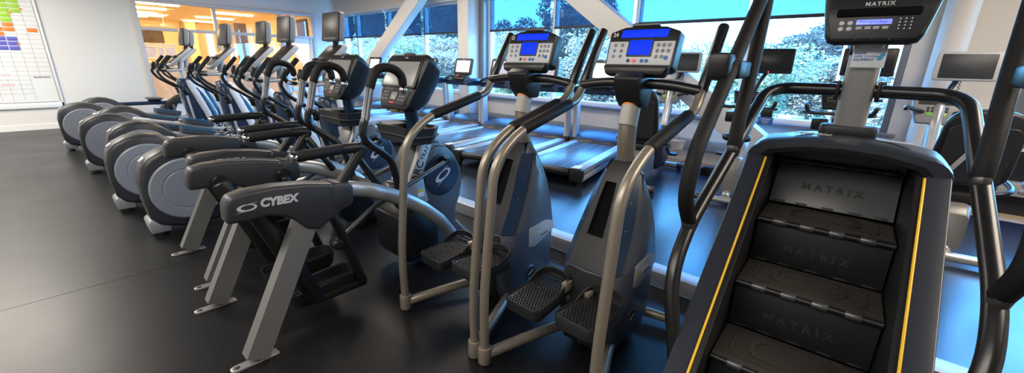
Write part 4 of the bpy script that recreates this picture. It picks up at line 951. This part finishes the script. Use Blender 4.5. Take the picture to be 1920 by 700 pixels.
# ================================================================ treadmills
def make_treadmill():
    t = thing('treadmill', '', 'treadmill', group='treadmills facing the windows')
    dk = MB().box((0, .86, .135), (.56, 1.72, .09), .01).build('running_deck', 'black', t)
    MB().box((0, .80, .187), (.545, 1.72, .016), .006).build('belt', 'belt', t)
    st = MB(); [st.box((x, .80, .1962), (.004, 1.68, .001)) for x in (-.14, 0., .14)]; st.build('belt_marks', 'lgrey', t)
    MB().tube([(-.27, -.055, .15), (.27, -.055, .15)], .045, 0, 16).build('rear_roller', 'black', t)
    for s in (1, -1):
        pr = [(.283, .11), (.283, .195), (.30, .208), (.375, .208), (.405, .195), (.418, .165), (.412, .12), (.39, .105)]
        r = MB().prism([(s*p[0], p[1]) for p in pr], -.02, 1.60, .004, axis='y').build('side_rail', 'silver', t)
        MB().prism([(s*p[0], p[1]) for p in ((.36, .045), (.36, .105), (.41, .115), (.413, .10), (.40, .05))], -.03, 1.75, .004, axis='y').build('lower_skirt', 'lgrey', t)
        MB().prism([(s*p[0], p[1]) for p in [(.27, .06), (.275, .20), (.30, .211), (.378, .211), (.41, .196), (.423, .165), (.415, .06)]], -.11, -.02, .014, axis='y').build('end_cap', 'char', t)
        MB().prism([(s*p[0], p[1]) for p in ((.28, .211), (.30, .215), (.37, .215), (.38, .211))], -.10, .04, .002, axis='y').build('cap_plate', 'pale', t)
        if s > 0:
            text('lettering', 'LifeFitness', .045, frame((.4165, .30, .150), (0, 1, 0), (-.05, 0, 1)), 'ink', r, .0008, 'LEFT', .2, 1)
        MB().cyl((s*.36, 0, 0), (s*.36, 0, .06), .03).build('foot', 'black', t); MB().cyl((s*.36, 1.85, 0), (s*.36, 1.85, .06), .03).build('foot', 'black', t)
        up = MB().loft([[(s*(.395 + p[0]), y + p[1], z) for p in [(-.03, -.065), (-.03, .065), (.0, .075), (.03, .055), (.045, 0), (.03, -.055), (.0, -.075)]] for y, z in ((1.66, .17), (1.665, .5), (1.655, .75), (1.63, .92))]).build('upright', 'silver', t, 50)
        MB().box((s*.40, 1.66, .20), (.11, .17, .09), .02).build('upright_boot', 'black', up)
        ho = MB(); [ho.cyl((s*.3655, 1.62 + dy, .86), (s*.3625, 1.62 + dy, .86), .007, 10) for dy in (-.02, .03)]; ho.build('bolt_holes', 'ink', up)
        hr = MB().loft([[(s*(.40 + p[0]*k), y, z + p[1]*k) for p in rr(0, 0, .040, .056, .038, 5)] for y, z, k in ((1.72, .955, .8), (1.68, .955, 1.), (1.45, .965, 1.), (1.22, .965, .95), (1.20, .965, .75))]).build('side_handle', 'navy', t, 50)
    MB().loft([[(p[0], y, z + p[1]) for p in rr(0, 0, .40, h, h*.7, 5)] for y, z, h in ((1.66, .945, .035), (1.62, .945, .06), (1.56, .945, .06), (1.53, .945, .03))]).build('cross_bar', 'navy', t, 50)
    def hring(y, zt, hx): return [(-hx, y, .06), (-hx, y, zt - .06), (-hx + .03, y, zt - .02), (-hx*.6, y, zt), (0, y, zt + .012), (hx*.6, y, zt), (hx - .03, y, zt - .02), (hx, y, zt - .06), (hx, y, .06)]
    MB().loft([hring(1.50, .205, .30), hring(1.56, .25, .385), hring(1.65, .285, .40), hring(1.80, .325, .40), hring(1.98, .325, .385), hring(2.08, .29, .34), hring(2.12, .2, .30)]).build('motor_hood', 'char2', t, 50)
    # console
    fc = frame((0, 1.60, 1.215), (1, 0, 0), (0, .28, 1))
    c = MB().prism(rr(0, 0, .205, .148, .03), -.045, .0, .010, axis='z').xf(fc).build('console', 'char', t)
    MB().prism(rr(0, .0, .160, .104, .008), -.001, .003, .001, axis='z').xf(fc).build('tv_display', 'tvlit', c)
    text('lettering', 'LifeFitness', .018, fc @ Matrix.Translation((0, .126, .0005)), 'logo', c, .0005, 'CENTER', .2)
    MB().box((0, 0, -.055), (.30, .24, .03), .012).xf(fc).build('rear_shell', 'navy', c)
    MB().prism([(1.44, 1.0), (1.48, 1.045), (1.60, 1.075), (1.64, 1.0), (1.62, .96), (1.48, .96)], -.15, .15, .012).build('control_deck', 'char', t)
    for s in (1, -1):
        MB().tube([(s*.13, 1.54, 1.02), (s*.17, 1.46, 1.045), (s*.27, 1.43, 1.01), (s*.34, 1.50, .985)], .017, .05, 10).build('pulse_bar', 'black', t)
    MB().box((0, 1.475, 1.055), (.07, .03, .03), .008, Matrix.Rotation(rad(35), 3, 'X')).build('stop_key_housing', 'black', t); MB().box((0, 1.462, 1.066), (.05, .012, .012), .003, Matrix.Rotation(rad(35), 3, 'X')).build('stop_key', 'red', t)
    MB().box((-.01, 1.452, 1.048), (.05, .012, .010), .003).build('orange_label', 'orangel', t)
    return t
TM = [(-2.70, 3.70, 11, 'first treadmill by the windows, directly behind the stepper numbered 24'), (-3.66, 3.52, 9, 'second treadmill from the exercise bikes, its dark rear roller behind the stepper numbered 23'), (-4.68, 3.56, 7.5, 'third treadmill from the exercise bikes, right of the nearer arc trainer'),
      (-5.68, 3.6, 7, 'fourth treadmill, its lit white screen left of the white column'), (-6.70, 3.6, 7, 'fifth treadmill, hidden mostly behind the nearer arc trainer console'), (-7.72, 3.6, 7, 'sixth treadmill, seen between the two arc trainer consoles'), (-8.74, 3.6, 7, 'seventh treadmill, farthest along the windows behind the farther arc trainer')]
pt = make_treadmill()
TMO = [place(pt, (x, y, PZ), a, lb, k == 0) for k, (x, y, a, lb) in enumerate(TM)]
for k in (1, 2):
    for o in TMO[k].children_recursive:
        if o.name.startswith('tv_display'):
            o.data = o.data.copy(); o.data.materials[0] = M['tvlit2']

# ================================================================ recumbent bikes
def make_recumbent():
    t = thing('recumbent_bike', '', 'exercise bike', group='recumbent exercise bikes')
    b = MB().tube([(0, .02, .075), (0, .50, .12), (0, 1.25, .10)], .04, .1, 10, rx=.05).build('base_beam', 'silver', t)
    for y, hw in ((0, .27), (1.3, .25)):
        f = MB().tube([(-hw, y, .055), (hw, y, .055)], .033, 0, 14).build('stabiliser', 'silver', t)
        for s in (1, -1): MB().cyl((s*(hw - .06), y, .055), (s*(hw + .004), y, .055), .035, 18, .006).build('end_cap', 'dsteel', f); MB().cyl((s*(hw - .03), y, .0), (s*(hw - .03), y, .03), .024).build('leveller', 'black', f)
    MB().loft([[(p[0], y + p[1]*.0, z + p[1]) for p in rr(0, 0, hx, hz, .04, 5)] for y, z, hx, hz in ((.03, .23, .07, .13), (.10, .25, .085, .17), (.5, .25, .085, .16), (.62, .22, .07, .12))]).build('rear_housing', 'gunmetal', t, 50)
    MB().box((0, .30, .445), (.20, .34, .10), .03).build('seat_carriage', 'char', t)
    MB().loft([[(p[0], p[1], z) for p in rr(0, .36, hx, .20, .09, 6)] for z, hx in ((.495, .17), (.51, .20), (.545, .205), (.565, .19), (.57, .15))]).build('seat', 'char', t, 60)
    bf = frame((0, .10, .80), (1, 0, 0), (0, -.22, 1))
    def br(z, k): 
        o = rr(0, 0, .205, .27, .12, 7); return [((p[0]*(1 if p[1] < .05 else .93))*k, p[1]*k, z) for p in o]
    sb = MB().loft([br(-.03, .9), br(-.01, 1.), br(.02, 1.), br(.035, .93)]).xf(bf).build('seat_back', 'char', t, 60)
    MB().loft([[(p[0], p[1], .0365) for p in rr(0, -.03, .165, .20, .04, 6)], [(p[0], p[1], .042) for p in rr(0, -.03, .162, .197, .04, 6)]]).xf(bf).build('back_cover', 'char2', sb)
    MB().box((-.03, -.09, .05), (.03, .38, .012), .004).xf(bf @ Matrix.Rotation(rad(-22), 4, 'Z')).build('strut', 'lgrey', sb)
    for s in (1, -1):
        MB().tube([(s*.15, .22, .47), (s*.27, .25, .50), (s*.31, .36, .52), (s*.31, .56, .54), (s*.305, .60, .51)], .017, .06, 12).build('side_handle', 'black', t)
    ch = MB().lathe([(.04, -.09), (.062, .0), (.075, .008), (.07, .0), (.055, -.08)], (.40, .18, .56), (0, 0, 1), 24).build('cup_holder', 'lgrey', t); MB().tube([(.34, .30, .56), (.37, .22, .62), (.37, .19, .66)], .028, .03, 12).build('grip_knob', 'pale', ch)
    MB().box((.34, .20, .53), (.10, .03, .03), .008).build('holder_bracket', 'grey', ch)
    MB().loft([[(p[0], y, z + p[1]) for p in rr(0, 0, hx, hz, .05, 5)] for y, z, hx, hz in ((.72, .24, .05, .10), (.80, .28, .085, .20), (1.05, .33, .09, .26), (1.22, .32, .08, .22), (1.28, .28, .05, .14))]).build('drive_housing', 'char', t, 50)
    for s in (1, -1):
        MB().lathe([(.001, .012), (.12, .01), (.13, -.01)], (s*.088, .98, .34), (s, 0, 0), 28).build('crank_disc', 'slate', t)
        MB().tube([(s*.11, .98, .34), (s*.12, .98 + s*.12, .34 - s*.10)], .014, 0, 8).build('crank', 'dsteel', t)
        MB().box((s*.17, .98 + s*.12, .34 - s*.10), (.10, .12, .03), .01).build('pedal', 'black', t)
    ms = MB().tube([(0, 1.12, .45), (0, 1.22, .72), (0, 1.30, 1.02)], .05, .1, 12, rx=.07).build('mast', 'silver', t)
    text('lettering', 'LifeFitness', .06, frame((.0512, 1.205, .70), (0, .10, .30), (0, -.3, .1)), 'navy', ms, .001, 'CENTER', .15)
    fc = frame((-.02, 1.25, 1.0), (1, 0, 0), (0, .28, 1))
    c = MB().prism([(-.11, -.15), (.11, -.15), (.15, -.05), (.165, .10), (.13, .15), (-.13, .15), (-.165, .10), (-.15, -.05)], -.06, 0, .012, axis='z').xf(fc).build('console', 'grey', t)
    MB().prism([(-.12, .015), (.12, .015), (.125, .11), (-.125, .11)], -.001, .004, .001, axis='z').xf(fc).build('display', 'screen', c)
    MB().prism([(-.06, -.085), (.07, -.085), (.07, -.055), (-.06, -.055)], -.001, .004, .001, axis='z').xf(fc).build('key_display', 'ledgrn', c)
    kk = MB(); [kk.lathe([(.001, .004), (.01, .003), (.012, 0)], (x, y, 0), (0, 0, 1), 12) for x in (-.05, -.02, .01, .04, .07) for y in (-.015, -.04)]; kk.xf(fc).build('keys', 'black', c)
    for s in (1, -1): MB().tube([(s*.10, 1.24, .95), (s*.17, 1.16, .97), (s*.25, 1.05, 1.0), (s*.26, .97, .985)], .017, .06, 12).build('front_handle', 'black', t)
    MB().tube([(0, 1.30, 1.05), (.06, 1.36, 1.18), (.09, 1.35, 1.30)], .022, .06, 10).build('tv_arm', 'black', t)
    fs = frame((.10, 1.30, 1.345), (1, 0, 0), (-.02, .10, 1)) @ Matrix.Diagonal((1.12, 1.15, 1, 1))
    tv = MB().prism(rr(0, 0, .185, .105, .03), -.04, 0, .012, axis='z').xf(fs).build('tv_screen', 'lgrey', t)
    MB().prism(rr(0, 0, .150, .088, .008), -.001, .003, .001, axis='z').xf(fs).build('screen_glass', 'tvslate', tv)
    cb = MB(); cb.tube([(.10 + .008*math.cos(k*1.2), 1.36 + .008*math.sin(k*1.2), 1.08 + .005*k) for k in range(38)], .003, 0, 6); cb.build('coil_cable', 'black', t)
    return t
pr_ = make_recumbent()
place(pr_, (-1.87, 4.0, PZ), 7.5, 'recumbent exercise bike right of the first treadmill, behind the stepper numbered 24', True)
place(pr_, (.53, 4.0, PZ), 7.5, 'recumbent exercise bike by the wall at right, with strut across its seat back', False)

# ================================================================ upright bikes
def make_upright():
    t = thing('upright_bike', '', 'exercise bike', group='upright exercise bikes')
    for y, hw in ((0, .27), (.80, .24)):
        f = MB().tube([(-hw, y, .05), (hw, y, .05)], .03, 0, 14).build('stabiliser', 'silver', t)
        for s in (1, -1): MB().cyl((s*(hw - .05), y, .05), (s*(hw + .004), y, .05), .034, 16, .005).build('end_cap', 'dsteel', f)
    MB().tube([(0, .0, .08), (0, .4, .13), (0, .8, .08)], .04, .1, 10, rx=.05).build('base_beam', 'silver', t)
    MB().loft([[(p[0], y, z + p[1]) for p in rr(0, 0, hx, hz, .03, 5)] for y, z, hx, hz in ((.06, .22, .05, .12), (.12, .27, .075, .19), (.30, .26, .08, .18), (.36, .22, .06, .12))]).build('rear_housing', 'gunmetal', t, 50)
    MB().loft([[(p[0], y, z + p[1]) for p in rr(0, 0, hx, hz, .05, 5)] for y, z, hx, hz in ((.38, .26, .04, .12), (.46, .30, .075, .22), (.66, .32, .08, .25), (.80, .30, .07, .2), (.86, .26, .04, .12))]).build('drive_housing', 'grey', t, 50)
    MB().tube([(0, .20, .40), (0, .14, .64)], .028, 0, 12).build('seat_post', 'black', t)
    MB().loft([[(p[0]*(1.0 - .62*max(0, (p[1] + .1)/.24)), .16 + p[1], z) for p in [(q[0]*k, q[1]*k) for q in rr(0, 0, .13, .14, .08, 6)]] for z, k in ((.625, .85), (.64, 1.), (.675, 1.), (.69, .85))]).build('seat', 'black', t, 60)
    for s in (1, -1):
        MB().lathe([(.001, .012), (.11, .01), (.12, -.01)], (s*.078, .58, .30), (s, 0, 0), 28).build('crank_disc', 'slate', t)
        MB().tube([(s*.10, .58, .30), (s*.11, .58 + s*.10, .30 - s*.12)], .014, 0, 8).build('crank', 'dsteel', t); MB().box((s*.155, .58 + s*.10, .30 - s*.12), (.09, .11, .03), .01).build('pedal', 'black', t)
    MB().tube([(0, .62, .5), (0, .66, .78), (0, .70, .98)], .035, .1, 12).build('mast', 'navy', t)
    MB().box((0, .66, .90), (.075, .07, .10), .02).build('mast_joint', 'lgrey', t)
    fc = frame((0, .64, 1.0), (1, 0, 0), (0, .7, 1))
    c = MB().prism([(-.13, -.06), (.13, -.06), (.155, .08), (-.155, .08)], -.04, 0, .012, axis='z').xf(fc).build('console', 'char', t); MB().prism([(-.10, .0), (.10, .0), (.11, .06), (-.11, .06)], -.001, .003, .001, axis='z').xf(fc).build('display', 'screen', c)
    pts = [(0, .64, .90), (.10, .62, .90), (.19, .54, .905), (.235, .44, .93), (.25, .40, .99)]
    for s in (1, -1): MB().tube([(s*p[0], p[1], p[2]) for p in pts], .018, .05, 12).build('handlebar', 'char2', t); MB().tube([(s*.22, .62, .91), (s*.27, .55, .91), (s*.20, .50, .905)], .015, .03, 10).build('bar_loop', 'char2', t)
    MB().box((-.12, .60, .80), (.13, .10, .11), .015).build('accessory_box', 'black', t)
    MB().tube([(0, .70, .96), (.06, .76, 1.18), (.12, .74, 1.28)], .02, .06, 10).build('tv_arm', 'black', t)
    fs = frame((.13, .70, 1.365), (1, 0, 0), (0, .08, 1)) @ Matrix.Diagonal((1.15, 1.2, 1, 1))
    tv = MB().prism(rr(0, 0, .165, .10, .012), -.04, 0, .008, axis='z').xf(fs).build('tv_screen', 'black', t)
    MB().prism(rr(0, .01, .148, .08, .004), -.001, .002, .001, axis='z').xf(fs).build('screen_glass', 'tvglass', tv)
    return t
pu = make_upright()
u1 = place(pu, (-.97, 4.22, PZ), 7.5, 'upright exercise bike left of the stair climber, under the diagonal brace end', True)
u2 = place(pu, (-.24, 4.26, PZ), 6, 'upright exercise bike hidden behind the stair climber, its screen behind the notice', False)
MB().ball((0, 0, 0), .006).xf(frame((.13, .70, 1.362), (1, 0, 0), (0, .08, 1)) @ Matrix.Translation((-.01, -.103, .003))).build('power_led', 'ledred', [o for o in u1.children if o.name.startswith('tv_screen')][0])
cp = thing('caption_sign', 'small blue notice hanging below the handlebars of the upright bike', 'sign', (-.90, 4.68, PZ))
MB().box((.06, 0, .80), (.13, .004, .075), .002).build('plate', 'bluink', cp); MB().box((.06, 0, .87), (.10, .006, .07), .002).build('hanger', 'char', cp)
cm_ = MB(); [cm_.box((.06, -.0026, .815 - .018*k), (.09 - .02*k, .0006, .006)) for k in range(3)]; cm_.build('caption_lines', 'pale', cp)

# ================================================================ bits and pieces
rw = thing('rowing_machine', 'low dark rowing machine rail with small seat along the far left wall', 'rowing machine', (-11.2, 0, 0))
MB().box((0, 1.25, .46), (.10, 1.3, .07), .012).build('rail', 'navy', rw)
MB().box((0, 1.45, .55), (.30, .26, .04), .018).build('seat', 'slate', rw); MB().box((0, 1.45, .51), (.12, .2, .05), .01).build('seat_carriage', 'black', rw)
MB().prism([(1.55, .22), (1.60, .45), (1.85, .62), (1.95, .60), (1.80, .42), (1.72, .22)], -.10, .10, .02).build('fan_housing', 'black', rw)
MB().box((0, 1.58, .33), (.36, .09, .14), .015, Matrix.Rotation(rad(-40), 3, 'X')).build('foot_rest', 'char', rw)
for y in (.70, 1.72): MB().box((0, y, .21), (.34, .05, .42), .01).build('leg', 'dsteel', rw)
def cable(name, pts, label, m='black', r=.006):
    o = MB().tube(pts, r, .08, 8).build(name, m); return tag(o, label, 'cable')
cable('power_cable', [(-2.62, 2.03, .007), (-2.46, 2.06, .007), (-2.30, 2.02, .007), (-2.12, 2.10, .007), (-1.98, 2.2, .007)], 'black power cable lying on the floor in front of the nearer arc trainer')
cable('power_cable', [(-1.30, 2.16, .007), (-1.45, 2.22, .05), (-1.62, 2.26, .03), (-1.80, 2.24, .007), (-1.88, 2.34, .007)], 'thin black cable on the floor behind the stepper numbered 23', r=.004)
cable('power_cable', [(-1.20, 5.55, PZ + .007), (-1.5, 5.52, PZ + .007), (-1.75, 5.55, PZ + .08), (-1.85, 5.7, PZ + .06), (-1.95, 5.6, PZ + .007)], 'black cable looping by the wall below the diagonal brace')
ad = thing('power_adapter', 'black power adapter box lying on the floor by the wall', 'power adapter', (-1.45, 5.36, PZ))
MB().box((0, 0, .045), (.20, .13, .09), .015).build('body', 'black', ad); MB().box((.0, -.02, .095), (.14, .08, .012), .004).build('lid', 'char', ad)

# ================================================================ colour management
vs = scn.view_settings; vs.view_transform = 'Standard'; vs.look = 'None'; vs.gamma = 1; vs.use_curve_mapping = False; vs.exposure = 1.0
scn.cycles.use_denoising = True
scn.cycles.max_bounces = 10; scn.cycles.transparent_max_bounces = 16; scn.cycles.sample_clamp_indirect = 8
